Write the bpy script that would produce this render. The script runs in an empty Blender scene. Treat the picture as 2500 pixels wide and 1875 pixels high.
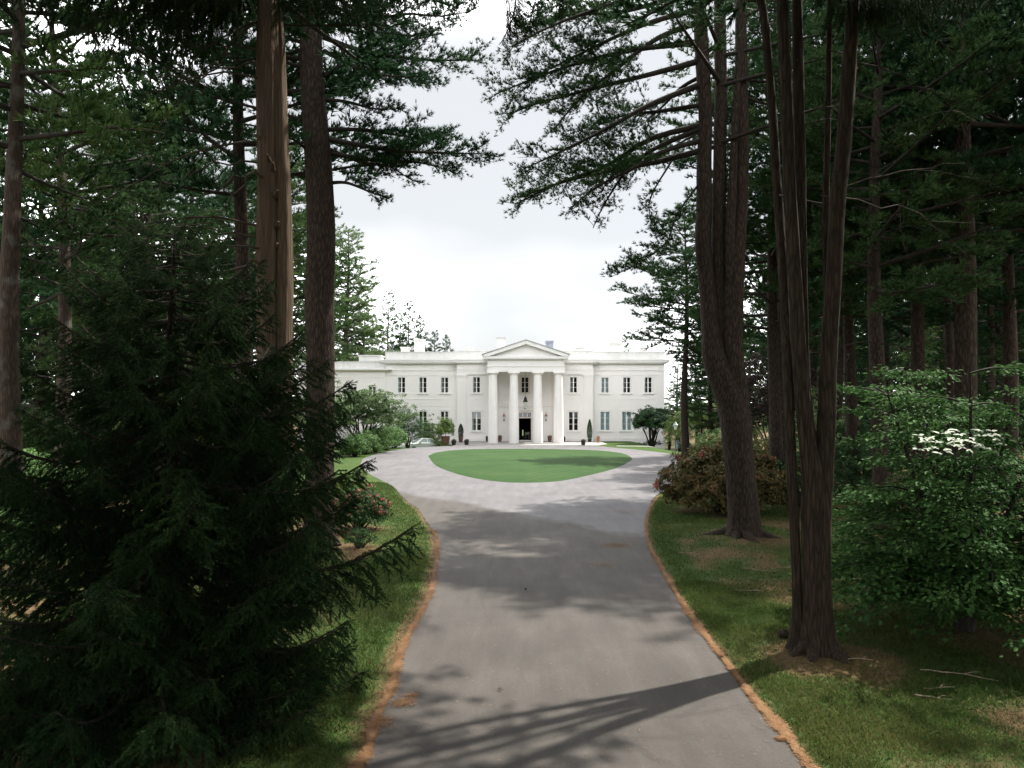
import bpy, math, random
import numpy as np
from mathutils import Vector, Matrix
from mathutils.geometry import tessellate_polygon

scene = bpy.context.scene
COL = scene.collection
PI = math.pi

# ------------------------------------------------------------------ camera
FPX, CAMH, HORZ = 1800.0, 4.0, 1000.0      # focal length / horizon in photo pixels, eye height
cam = bpy.data.cameras.new('camera')
cam.sensor_width = 36.0
cam.lens = 36.0 * FPX / 2500.0
cam.shift_y = 0.025
cam.clip_start = 0.1
cam.clip_end = 3000
camo = bpy.data.objects.new('camera', cam)
camo.location = (0, 0, CAMH)
camo.rotation_euler = (PI / 2, 0, 0)
COL.objects.link(camo)
scene.camera = camo

# ------------------------------------------------------------------ sky, sun, exposure
SUN_EL = math.radians(57)
SUN_AZ = math.atan2(0.84, 0.50)
world = bpy.data.worlds.new('World')
scene.world = world
world.use_nodes = True
wn = world.node_tree
wn.nodes.clear()
w_out = wn.nodes.new('ShaderNodeOutputWorld')
w_bg = wn.nodes.new('ShaderNodeBackground')
w_sky = wn.nodes.new('ShaderNodeTexSky')
w_sky.sky_type = 'NISHITA'
w_sky.sun_disc = False
w_sky.sun_elevation = SUN_EL
w_sky.sun_rotation = SUN_AZ
w_tc = wn.nodes.new('ShaderNodeTexCoord')
w_map = wn.nodes.new('ShaderNodeMapping')
w_map.inputs['Scale'].default_value = (1.0, 1.0, 2.6)
w_map.inputs['Location'].default_value = (5.5, 0.7, 2.0)
w_nz = wn.nodes.new('ShaderNodeTexNoise')
w_nz.inputs['Scale'].default_value = 1.7
w_nz.inputs['Detail'].default_value = 4
w_nz.inputs['Roughness'].default_value = 0.45
w_ramp = wn.nodes.new('ShaderNodeValToRGB')
w_ramp.color_ramp.elements[0].position = 0.40
w_ramp.color_ramp.elements[0].color = (1.78, 1.79, 1.78, 1)
w_ramp.color_ramp.elements[1].position = 0.68
w_ramp.color_ramp.elements[1].color = (14.5, 14.6, 14.5, 1)
_e = w_ramp.color_ramp.elements.new(0.49); _e.color = (2.15, 2.14, 2.12, 1)
_e = w_ramp.color_ramp.elements.new(0.54); _e.color = (8.4, 8.5, 8.5, 1)
w_mix = wn.nodes.new('ShaderNodeMix')
w_mix.data_type = 'RGBA'
w_mix.inputs[0].default_value = 0.94
wn.links.new(w_tc.outputs['Generated'], w_map.inputs['Vector'])
wn.links.new(w_map.outputs[0], w_nz.inputs['Vector'])
wn.links.new(w_nz.outputs['Fac'], w_ramp.inputs[0])
wn.links.new(w_sky.outputs[0], w_mix.inputs[6])
wn.links.new(w_ramp.outputs[0], w_mix.inputs[7])
wn.links.new(w_mix.outputs[2], w_bg.inputs['Color'])
w_bg.inputs['Strength'].default_value = 0.14
wn.links.new(w_bg.outputs[0], w_out.inputs[0])

sun = bpy.data.lights.new('sun', 'SUN')
sun.energy = 3.0
sun.angle = math.radians(0.8)
sun.color = (1.0, 0.95, 0.86)
suno = bpy.data.objects.new('sun', sun)
to_sun = Vector((math.sin(SUN_AZ) * math.cos(SUN_EL), math.cos(SUN_AZ) * math.cos(SUN_EL), math.sin(SUN_EL)))
suno.rotation_euler = (-to_sun).to_track_quat('-Z', 'Y').to_euler()
suno.location = (40, 30, 60)
COL.objects.link(suno)

scene.view_settings.view_transform = 'Standard'
scene.view_settings.look = 'None'
scene.view_settings.exposure = 1.74
scene.view_settings.gamma = 1.0
scene.view_settings.use_curve_mapping = False
scene.cycles.max_bounces = 6
scene.cycles.diffuse_bounces = 3
scene.cycles.glossy_bounces = 2
scene.cycles.transmission_bounces = 3
scene.cycles.transparent_max_bounces = 6
scene.cycles.use_denoising = True


def G(px, py):
    """photo pixel of a point on level ground -> (X, Y)"""
    Y = FPX * CAMH / (py - HORZ)
    return ((px - 1250) / FPX * Y, Y)


def W(px, py, Y):
    return np.array([(px - 1250) / FPX * Y, Y, CAMH - (py - HORZ) / FPX * Y])


def TL(x, y, Y):   # enlarged quarter views of the photograph (top left, top right, lower right)
    return W(x / 1.769, y / 1.769, Y)


def TR(x, y, Y):
    return W(1250 + x / 1.769, y / 1.769, Y)


def BR(x, y, Y):
    return W(1250 + x / 1.769, 938 + y / 1.769, Y)


def sst(a, b, x):
    t = np.clip((np.asarray(x, float) - a) / (b - a), 0, 1)
    return t * t * (3 - 2 * t)


def gz(x, y):
    x = np.asarray(x, float); y = np.asarray(y, float)
    left = -0.75 * sst(-7.6, -9.5, x) * sst(78.5, 82.5, y) * sst(-26, -18, x)
    right = -1.0 * sst(14.5, 19.5, x) * sst(66, 80, y)
    hill = 2.5 * sst(120, 400, y)
    return left + right + hill


# ------------------------------------------------------------------ mesh helpers
class Buf:
    def __init__(s):
        s.v = []; s.f = []; s.m = []; s.n = 0

    def add(s, V, F, mat=0):
        V = np.asarray(V, np.float32).reshape(-1, 3)
        F = np.asarray(F, np.int64)
        if len(F) == 0:
            return
        s.v.append(V); s.f.append(F + s.n); s.m.append(mat); s.n += len(V)

    def mesh(s, name, smooth=False, smooth_mats=None):
        me = bpy.data.meshes.new(name)
        if not s.v:
            return me
        V = np.concatenate(s.v)
        li = np.concatenate([f.ravel() for f in s.f])
        tot = np.concatenate([np.full(len(f), f.shape[1]) for f in s.f])
        mi = np.concatenate([np.full(len(f), m) for f, m in zip(s.f, s.m)])
        st = np.concatenate([[0], np.cumsum(tot)[:-1]])
        me.vertices.add(len(V)); me.vertices.foreach_set('co', V.ravel())
        me.loops.add(len(li)); me.loops.foreach_set('vertex_index', li.astype(np.int32))
        me.polygons.add(len(tot)); me.polygons.foreach_set('loop_start', st.astype(np.int32))
        me.polygons.foreach_set('material_index', mi.astype(np.int32))
        if smooth_mats is not None:
            sm = np.isin(mi, smooth_mats)
        else:
            sm = np.full(len(tot), smooth)
        me.polygons.foreach_set('use_smooth', sm)
        me.update(calc_edges=True)
        return me

    def obj(s, name, mats, parent=None, smooth=False, smooth_mats=None):
        me = s.mesh(name, smooth, smooth_mats)
        for m in (mats if isinstance(mats, (list, tuple)) else [mats]):
            me.materials.append(m)
        return link(name, me, parent)


def link(name, me, parent=None, loc=None, rot=None, scale=None):
    o = bpy.data.objects.new(name, me)
    COL.objects.link(o)
    if parent is not None:
        o.parent = parent
    if loc is not None:
        o.location = [float(c) for c in loc]
    if rot is not None:
        o.rotation_euler = [float(c) for c in rot]
    if scale is not None:
        o.scale = (scale,) * 3 if np.isscalar(scale) else [float(c) for c in scale]
    return o


def tag(o, label=None, cat=None, group=None, kind=None):
    if label: o['label'] = label
    if cat: o['category'] = cat
    if group: o['group'] = group
    if kind: o['kind'] = kind
    return o


def empty(name, loc, label, cat, group=None, rz=0.0, scale=None):
    o = link(name, None, None, loc, (0, 0, rz), scale)
    o.empty_display_size = 0.3
    return tag(o, label, cat, group)


def box(b, x0, x1, y0, y1, z0, z1, mat=0):
    V = [(x, y, z) for z in (z0, z1) for y in (y0, y1) for x in (x0, x1)]
    b.add(V, [(0, 2, 3, 1), (4, 5, 7, 6), (0, 1, 5, 4), (2, 6, 7, 3), (0, 4, 6, 2), (1, 3, 7, 5)], mat)


def boxobj(name, dims, mat, parent):
    b = Buf(); box(b, *dims)
    return b.obj(name, mat, parent)


def unit(v):
    v = np.asarray(v, float)
    return v / (np.linalg.norm(v, axis=-1, keepdims=True) + 1e-9)


def tube(b, pts, rad, sides=8, mat=0, lobes=0.0, seed=0, cap=True, nl=5):
    pts = np.asarray(pts, float); n = len(pts)
    rad = np.broadcast_to(np.asarray(rad, float), (n,))
    T = np.gradient(pts, axis=0); T = unit(T)
    ref = np.array([1.0, 0, 0]) if abs(T[:, 0].mean()) < 0.8 else np.array([0, 1.0, 0])
    U = unit(np.cross(T, ref)); Vv = np.cross(T, U)
    a = np.arange(sides) / sides * 2 * PI
    r = np.repeat(rad[:, None], sides, 1)
    if lobes is not None and np.max(lobes) > 0:
        lo = np.broadcast_to(np.asarray(lobes, float), (n,))[:, None]
        rs = np.random.default_rng(seed)
        ph = rs.uniform(0, 6.28, 8); tw = rs.uniform(-.25, .25, 8)
        h = np.cumsum(np.r_[0, np.linalg.norm(np.diff(pts, axis=0), axis=1)])[:, None]
        w = np.zeros_like(r)
        for k in range(6):
            fr = nl + k * (1 + k % 3)
            w += np.sin(fr * a[None] + ph[k] + tw[k] * h * 1.5 + 0.7 * np.sin(h * (1.1 + .6 * k) + ph[k])) / (1.4 + k * .7)
        r = r * (1 + lo * w)
    ring = pts[:, None] + r[..., None] * (np.cos(a)[None, :, None] * U[:, None] + np.sin(a)[None, :, None] * Vv[:, None])
    V = ring.reshape(-1, 3)
    i = np.arange(n - 1)[:, None] * sides; j = np.arange(sides)[None]; k = (j + 1) % sides
    F = np.stack([i + j, i + k, i + sides + k, i + sides + j], -1).reshape(-1, 4)
    b.add(V, F, mat)
    if cap and sides > 4:
        b.add(ring[-1], [list(range(sides))], mat)
        b.add(ring[0], [list(range(sides))[::-1]], mat)


def lathe(b, prof, sides=16, mat=0, c=(0, 0, 0)):
    pr = np.asarray(prof, float); n = len(pr)
    a = np.arange(sides) / sides * 2 * PI
    V = np.stack([pr[:, None, 0] * np.cos(a) + c[0], pr[:, None, 0] * np.sin(a) + c[1], np.repeat(pr[:, None, 1], sides, 1) + c[2]], -1).reshape(-1, 3)
    i = np.arange(n - 1)[:, None] * sides; j = np.arange(sides)[None]; k = (j + 1) % sides
    b.add(V, np.stack([i + j, i + k, i + sides + k, i + sides + j], -1).reshape(-1, 4), mat)


def curve(P, n):
    """Catmull-Rom through the points"""
    P = np.asarray(P, float)
    Q = np.vstack([2 * P[0] - P[1], P, 2 * P[-1] - P[-2]])
    t = np.linspace(0, len(P) - 1 - 1e-6, n)
    i = t.astype(int); f = (t - i)[:, None]
    a, b_, c, d = Q[i], Q[i + 1], Q[i + 2], Q[i + 3]
    return 0.5 * (2 * b_ + (c - a) * f + (2 * a - 5 * b_ + 4 * c - d) * f ** 2 + (3 * b_ - a - 3 * c + d) * f ** 3)


# ------------------------------------------------------------------ materials
def mat_new(name):
    m = bpy.data.materials.new(name); m.use_nodes = True
    nt = m.node_tree; nt.nodes.clear()
    out = nt.nodes.new('ShaderNodeOutputMaterial')
    return m, nt, out


def nd(nt, kind, **kw):
    n = nt.nodes.new(kind)
    for k, v in kw.items():
        if k in n.inputs: n.inputs[k].default_value = v
        else: setattr(n, k, v)
    return n


def ramp(nt, stops):
    r = nt.nodes.new('ShaderNodeValToRGB'); e = r.color_ramp.elements
    while len(e) > 1: e.remove(e[0])
    e[0].position = stops[0][0]; e[0].color = (*stops[0][1], 1)
    for p, c in stops[1:]:
        x = e.new(p); x.color = (*c, 1)
    return r


def m_surface(name, stops, scale=4.0, rough=0.7, bump=0.1, stretch=(1, 1, 1), detail=6, spec=0.3, bscale=None, metallic=0.0, nscale2=None):
    m, nt, out = mat_new(name)
    tc = nd(nt, 'ShaderNodeTexCoord'); mp = nd(nt, 'ShaderNodeMapping'); mp.inputs['Scale'].default_value = stretch
    nt.links.new(tc.outputs['Object'], mp.inputs[0])
    nz = nd(nt, 'ShaderNodeTexNoise', Scale=scale, Detail=detail, Roughness=0.6)
    nt.links.new(mp.outputs[0], nz.inputs['Vector'])
    r = ramp(nt, stops); nt.links.new(nz.outputs['Fac'], r.inputs[0])
    p = nd(nt, 'ShaderNodeBsdfPrincipled', Roughness=rough, Metallic=metallic)
    p.inputs['Specular IOR Level'].default_value = spec
    nt.links.new(r.outputs[0], p.inputs['Base Color'])
    if bump > 0:
        nz2 = nd(nt, 'ShaderNodeTexNoise', Scale=bscale or scale * 3, Detail=8)
        nt.links.new(mp.outputs[0], nz2.inputs['Vector'])
        bp = nd(nt, 'ShaderNodeBump', Strength=bump, Distance=0.05)
        nt.links.new(nz2.outputs['Fac'], bp.inputs['Height']); nt.links.new(bp.outputs[0], p.inputs['Normal'])
    nt.links.new(p.outputs[0], out.inputs[0])
    return m


def m_bark(name, dark, light, plates=9.0, stretch=0.22, lichen=None, bump=0.9):
    m, nt, out = mat_new(name)
    tc = nd(nt, 'ShaderNodeTexCoord'); mp = nd(nt, 'ShaderNodeMapping'); mp.inputs['Scale'].default_value = (1, 1, stretch)
    nt.links.new(tc.outputs['Object'], mp.inputs[0])
    nw = nd(nt, 'ShaderNodeTexNoise', Scale=6.0, Detail=3)
    nt.links.new(mp.outputs[0], nw.inputs['Vector'])
    mixv = nd(nt, 'ShaderNodeMix', data_type='VECTOR'); mixv.inputs[0].default_value = 0.08
    nt.links.new(mp.outputs[0], mixv.inputs[4]); nt.links.new(nw.outputs['Color'], mixv.inputs[5])
    vo = nd(nt, 'ShaderNodeTexVoronoi', Scale=plates, feature='DISTANCE_TO_EDGE')
    nt.links.new(mixv.outputs[1], vo.inputs['Vector'])
    nz = nd(nt, 'ShaderNodeTexNoise', Scale=20.0, Detail=9, Roughness=.8)
    nt.links.new(mp.outputs[0], nz.inputs['Vector'])
    mr = nd(nt, 'ShaderNodeMapRange'); mr.inputs[1].default_value = -.12; mr.inputs[2].default_value = .30
    nt.links.new(vo.outputs['Distance'], mr.inputs[0])
    mul = nd(nt, 'ShaderNodeMath', operation='MULTIPLY')
    nt.links.new(mr.outputs[0], mul.inputs[0]); nt.links.new(nz.outputs['Fac'], mul.inputs[1])
    r = ramp(nt, [(0.05, dark), (0.65, light)])
    nt.links.new(mul.outputs[0], r.inputs[0])
    col = r.outputs[0]
    if lichen:
        n3 = nd(nt, 'ShaderNodeTexNoise', Scale=2.2, Detail=6); nt.links.new(tc.outputs['Object'], n3.inputs['Vector'])
        r3 = ramp(nt, [(0.55, (0, 0, 0)), (0.68, (1, 1, 1))]); nt.links.new(n3.outputs['Fac'], r3.inputs[0])
        mx = nd(nt, 'ShaderNodeMix', data_type='RGBA'); mx.inputs[7].default_value = (*lichen, 1)
        ml = nd(nt, 'ShaderNodeMath', operation='MULTIPLY'); ml.inputs[1].default_value = .55
        nt.links.new(r3.outputs[0], ml.inputs[0])
        nt.links.new(ml.outputs[0], mx.inputs[0]); nt.links.new(col, mx.inputs[6]); col = mx.outputs[2]
    p = nd(nt, 'ShaderNodeBsdfPrincipled', Roughness=0.9)
    p.inputs['Specular IOR Level'].default_value = 0.15
    nt.links.new(col, p.inputs['Base Color'])
    bp = nd(nt, 'ShaderNodeBump', Strength=bump, Distance=0.03)
    nt.links.new(mul.outputs[0], bp.inputs['Height']); nt.links.new(bp.outputs[0], p.inputs['Normal'])
    nt.links.new(p.outputs[0], out.inputs[0])
    return m


def m_leaf(name, c0, c1, c2, trans=0.3, rough=0.5, spec=0.3, clump=1.2):
    """leaves or needles: colour varies from piece to piece and from clump to clump"""
    m, nt, out = mat_new(name)
    ge = nd(nt, 'ShaderNodeNewGeometry'); oi = nd(nt, 'ShaderNodeObjectInfo'); tc = nd(nt, 'ShaderNodeTexCoord')
    nz = nd(nt, 'ShaderNodeTexNoise', Scale=clump, Detail=3)
    nt.links.new(tc.outputs['Object'], nz.inputs['Vector'])
    a = nd(nt, 'ShaderNodeMath', operation='MULTIPLY_ADD'); a.inputs[1].default_value = 0.45
    nt.links.new(ge.outputs['Random Per Island'], a.inputs[0])
    b_ = nd(nt, 'ShaderNodeMath', operation='MULTIPLY_ADD'); b_.inputs[1].default_value = 0.9; b_.inputs[2].default_value = -0.32
    nt.links.new(nz.outputs['Fac'], b_.inputs[0])
    c_ = nd(nt, 'ShaderNodeMath', operation='MULTIPLY_ADD'); c_.inputs[1].default_value = 0.22
    nt.links.new(oi.outputs['Random'], c_.inputs[0]); nt.links.new(b_.outputs[0], c_.inputs[2])
    nt.links.new(c_.outputs[0], a.inputs[2])
    r = ramp(nt, [(0.1, c0), (0.5, c1), (0.95, c2)])
    nt.links.new(a.outputs[0], r.inputs[0])
    p = nd(nt, 'ShaderNodeBsdfPrincipled', Roughness=rough)
    p.inputs['Specular IOR Level'].default_value = spec * .5
    nt.links.new(r.outputs[0], p.inputs['Base Color'])
    tr = nd(nt, 'ShaderNodeBsdfTranslucent'); nt.links.new(r.outputs[0], tr.inputs[0])
    mx = nd(nt, 'ShaderNodeMixShader'); mx.inputs[0].default_value = trans
    nt.links.new(p.outputs[0], mx.inputs[1]); nt.links.new(tr.outputs[0], mx.inputs[2])
    nt.links.new(mx.outputs[0], out.inputs[0])
    return m


def m_plain(name, c, rough=0.5, metallic=0.0, spec=0.4, var=0.12, scale=3.0, bump=0.0):
    d = tuple(x * (1 - var) for x in c); l = tuple(min(1, x * (1 + var)) for x in c)
    return m_surface(name, [(0.3, d), (0.7, l)], scale, rough, bump, spec=spec, metallic=metallic)


def m_glass(name):
    m, nt, out = mat_new(name)
    g = nd(nt, 'ShaderNodeBsdfGlossy', Roughness=0.03)
    t = nd(nt, 'ShaderNodeBsdfTransparent'); t.inputs[0].default_value = (.8, .84, .84, 1)
    lw = nd(nt, 'ShaderNodeFresnel', IOR=1.5)
    mx = nd(nt, 'ShaderNodeMixShader')
    nt.links.new(lw.outputs[0], mx.inputs[0]); nt.links.new(t.outputs[0], mx.inputs[1]); nt.links.new(g.outputs[0], mx.inputs[2])
    nt.links.new(mx.outputs[0], out.inputs[0])
    return m


M = {}
M['pine_bark'] = m_bark('pine_bark', (.011, .008, .007), (.074, .054, .041), 17, .2, bump=1.0)
M['pine_bark_lichen'] = m_bark('pine_bark_lichen', (.024, .018, .014), (.090, .066, .05), 19, .16, lichen=(.13, .135, .12))
M['cedar_bark'] = m_bark('cedar_bark', (.011, .008, .006), (.074, .053, .037), 20, .1, bump=1.0)
M['snag_bark'] = m_bark('snag_bark', (.062, .044, .030), (.135, .098, .068), 24, .05, bump=.8)
M['twig'] = m_plain('twig', (.022, .017, .013), .9, var=.4, scale=8)
M['spruce_twig'] = m_plain('spruce_twig', (.028, .021, .015), .9, var=.4, scale=6)
M['dead_twig'] = m_plain('dead_twig', (.05, .038, .029), .9, var=.4, scale=6)
M['fallen_twig'] = m_plain('fallen_twig_wood', (.22, .17, .12), .9, var=.3, scale=12)
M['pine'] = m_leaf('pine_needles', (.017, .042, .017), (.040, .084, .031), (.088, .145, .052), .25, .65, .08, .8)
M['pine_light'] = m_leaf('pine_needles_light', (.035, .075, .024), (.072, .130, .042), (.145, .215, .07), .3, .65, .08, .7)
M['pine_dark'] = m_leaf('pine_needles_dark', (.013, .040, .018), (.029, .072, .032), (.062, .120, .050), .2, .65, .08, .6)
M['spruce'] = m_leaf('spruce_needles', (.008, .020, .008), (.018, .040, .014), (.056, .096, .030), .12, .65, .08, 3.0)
M['dogwood'] = m_leaf('dogwood_leaves', (.024, .062, .018), (.046, .108, .030), (.092, .175, .050), .25, .55, .10, 1.0)
M['rhodo'] = m_leaf('rhododendron_leaves', (.032, .048, .018), (.080, .072, .028), (.175, .110, .048), .2, .55, .12, 2.2)
M['rhodo_green'] = m_leaf('rhododendron_green_leaves', (.02, .05, .018), (.04, .08, .03), (.08, .12, .05), .2, .55, .12, 2.2)
M['azalea'] = m_leaf('hedge_leaves', (.05, .10, .03), (.10, .19, .06), (.18, .29, .10), .3, .5, .3, 1.6)
M['maple'] = m_leaf('maple_leaves', (.075, .12, .05), (.13, .195, .085), (.20, .28, .13), .4, .5, .25, .9)
M['maple_dark'] = m_leaf('dark_maple_leaves', (.018, .048, .022), (.035, .08, .034), (.07, .125, .055), .3, .45, .3, 1.2)
M['yellowgreen'] = m_leaf('yellow_green_leaves', (.07, .12, .03), (.13, .20, .055), (.22, .30, .10), .35, .5, .3, 1.2)
M['olive'] = m_leaf('olive_leaves', (.05, .075, .02), (.095, .115, .035), (.19, .16, .06), .3, .5, .3, 1.5)
M['copper'] = m_leaf('copper_leaves', (.016, .010, .010), (.03, .018, .016), (.055, .032, .024), .25, .5, .3, 1.2)
M['yew'] = m_leaf('yew_leaves', (.01, .03, .016), (.02, .045, .024), (.04, .07, .035), .15, .5, .3, 2)
M['pink'] = m_leaf('pink_petals', (.52, .16, .16), (.66, .26, .24), (.78, .42, .36), .3, .5, .2, 2)
M['pink_dull'] = m_leaf('faded_petals', (.28, .10, .08), (.46, .17, .15), (.62, .30, .25), .3, .5, .2, 2)
M['white_petal'] = m_leaf('white_petals', (.42, .50, .36), (.60, .66, .54), (.76, .79, .72), .3, .5, .2, 2)
M['grass_blade'] = m_leaf('grass_blades', (.032, .066, .015), (.062, .102, .024), (.175, .150, .058), .35, .55, .2, .35)
M['litter_brown'] = m_leaf('brown_pine_needles', (.08, .045, .024), (.145, .088, .048), (.23, .155, .09), .1, .7, .2, 2.5)
M['litter'] = m_leaf('fallen_pine_needles', (.13, .068, .034), (.24, .132, .066), (.38, .235, .13), .1, .7, .2, 2.5)


# house
def m_white():
    m, nt, out = mat_new('white_painted_brick')
    tc = nd(nt, 'ShaderNodeTexCoord'); mp = nd(nt, 'ShaderNodeMapping'); mp.inputs['Scale'].default_value = (1, 1, .35)
    nt.links.new(tc.outputs['Object'], mp.inputs[0])
    nz = nd(nt, 'ShaderNodeTexNoise', Scale=.9, Detail=8, Roughness=.65); nt.links.new(mp.outputs[0], nz.inputs['Vector'])
    r = ramp(nt, [(.2, (.85, .82, .80)), (.6, (.89, .865, .845))]); nt.links.new(nz.outputs['Fac'], r.inputs[0])
    p = nd(nt, 'ShaderNodeBsdfPrincipled', Roughness=.75); p.inputs['Specular IOR Level'].default_value = .2
    nt.links.new(r.outputs[0], p.inputs['Base Color'])
    n2 = nd(nt, 'ShaderNodeTexNoise', Scale=9, Detail=6); nt.links.new(tc.outputs['Object'], n2.inputs['Vector'])
    bp = nd(nt, 'ShaderNodeBump', Strength=.12, Distance=.03)
    nt.links.new(n2.outputs['Fac'], bp.inputs['Height']); nt.links.new(bp.outputs[0], p.inputs['Normal'])
    nt.links.new(p.outputs[0], out.inputs[0]); return m


M['white'] = m_white()
M['weathered'] = m_surface('weathered_white_paint', [(.3, (.60, .60, .59)), (.7, (.72, .715, .70))], 1.6, .8, .1, (1, 1, .4))
M['cream'] = m_plain('cream_render', (.80, .745, .70), .8, var=.05, scale=1.2)
M['trim'] = m_plain('white_trim', (.86, .845, .83), .5, var=.04)
M['lead'] = m_plain('roof_lead', (.42, .42, .41), .6, var=.15)
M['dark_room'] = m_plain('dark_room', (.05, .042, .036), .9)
M['black'] = m_plain('black_paint', (.012, .012, .013), .35)
M['blind_blue'] = m_plain('pale_blue_blind', (.74, .84, .92), .7, var=.06)
M['blind_grey'] = m_plain('pale_grey_blind', (.72, .73, .78), .7, var=.06)
M['curtain'] = m_plain('white_curtain', (.70, .72, .70), .8, var=.1)
M['glass'] = m_glass('window_glass')
M['stone'] = m_plain('pale_stone', (.30, .285, .275), .8, var=.18, scale=2.0, bump=.1)
M['slate_blue'] = m_plain('blue_grey_wrap', (.24, .265, .335), .6, var=.3, scale=5)
M['terracotta'] = m_plain('terracotta', (.36, .17, .10), .8, var=.2)
M['plum_pot'] = m_plain('plum_glazed_pot', (.105, .058, .05), .45, var=.25)
M['brown_pot'] = m_plain('brown_pot', (.16, .08, .055), .7, var=.25)
M['black_pot'] = m_plain('black_pot', (.018, .016, .016), .5, var=.25)
M['soil'] = m_plain('soil', (.05, .035, .025), .95, var=.4, scale=9)
M['copper_metal'] = m_plain('copper_metal', (.30, .15, .09), .35, metallic=.8)
M['lamp_glass'] = m_plain('frosted_lamp_glass', (.72, .72, .68), .2, var=.04)
M['grey_metal'] = m_plain('grey_metal', (.10, .115, .11), .45, metallic=.4)
M['verdigris'] = m_plain('verdigris', (.22, .30, .27), .5, metallic=.3)
M['car_paint'] = m_plain('car_paint', (.62, .65, .64), .2, var=.03, spec=.6)
M['car_glass'] = m_plain('car_glass', (.20, .25, .25), .08, spec=.7)
M['tyre'] = m_plain('tyre', (.015, .015, .015), .8)
M['skin'] = m_plain('skin', (.45, .28, .20), .55, var=.05)
M['hair'] = m_plain('dark_hair', (.02, .014, .01), .6)
M['dress'] = m_plain('pale_blue_dress', (.36, .42, .47), .8, var=.1, scale=14)
M['post_wood'] = m_plain('weathered_wood', (.26, .22, .17), .9, var=.3, scale=8)


# ground and road
def m_ground():
    m, nt, out = mat_new('lawn_and_needle_floor')
    tc = nd(nt, 'ShaderNodeTexCoord')
    at = nd(nt, 'ShaderNodeAttribute'); at.attribute_name = 'bare'
    n1 = nd(nt, 'ShaderNodeTexNoise', Scale=.55, Detail=8, Roughness=.65)
    n2 = nd(nt, 'ShaderNodeTexNoise', Scale=5.0, Detail=8, Roughness=.7)
    n3 = nd(nt, 'ShaderNodeTexNoise', Scale=16.0, Detail=9, Roughness=.85)
    for n in (n1, n2, n3): nt.links.new(tc.outputs['Object'], n.inputs['Vector'])
    g = ramp(nt, [(.3, (.024, .052, .013)), (.5, (.044, .08, .02)), (.72, (.09, .095, .035))])
    add = nd(nt, 'ShaderNodeMath', operation='MULTIPLY_ADD'); add.inputs[1].default_value = .5
    nt.links.new(n2.outputs['Fac'], add.inputs[0])
    hf = nd(nt, 'ShaderNodeMath', operation='MULTIPLY'); hf.inputs[1].default_value = .5
    nt.links.new(n1.outputs['Fac'], hf.inputs[0]); nt.links.new(hf.outputs[0], add.inputs[2])
    nt.links.new(add.outputs[0], g.inputs[0])
    d = ramp(nt, [(.36, (.045, .030, .016)), (.5, (.105, .070, .036)), (.66, (.20, .135, .070))])
    nt.links.new(n3.outputs['Fac'], d.inputs[0])
    # ragged border of the bare patches
    f = nd(nt, 'ShaderNodeMath', operation='MULTIPLY_ADD'); f.inputs[1].default_value = .9; f.inputs[2].default_value = -.45
    nt.links.new(n2.outputs['Fac'], f.inputs[0])
    f2 = nd(nt, 'ShaderNodeMath', operation='ADD'); nt.links.new(at.outputs['Fac'], f2.inputs[0]); nt.links.new(f.outputs[0], f2.inputs[1])
    fr = ramp(nt, [(.32, (0, 0, 0)), (.68, (1, 1, 1))]); nt.links.new(f2.outputs[0], fr.inputs[0])
    mx = nd(nt, 'ShaderNodeMix', data_type='RGBA')
    nt.links.new(fr.outputs[0], mx.inputs[0]); nt.links.new(g.outputs[0], mx.inputs[6]); nt.links.new(d.outputs[0], mx.inputs[7])
    p = nd(nt, 'ShaderNodeBsdfPrincipled', Roughness=.95); p.inputs['Specular IOR Level'].default_value = .1
    nt.links.new(mx.outputs[2], p.inputs['Base Color'])
    bp = nd(nt, 'ShaderNodeBump', Strength=.7, Distance=.05)
    nt.links.new(n3.outputs['Fac'], bp.inputs['Height']); nt.links.new(bp.outputs[0], p.inputs['Normal'])
    nt.links.new(p.outputs[0], out.inputs[0]); return m


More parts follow.
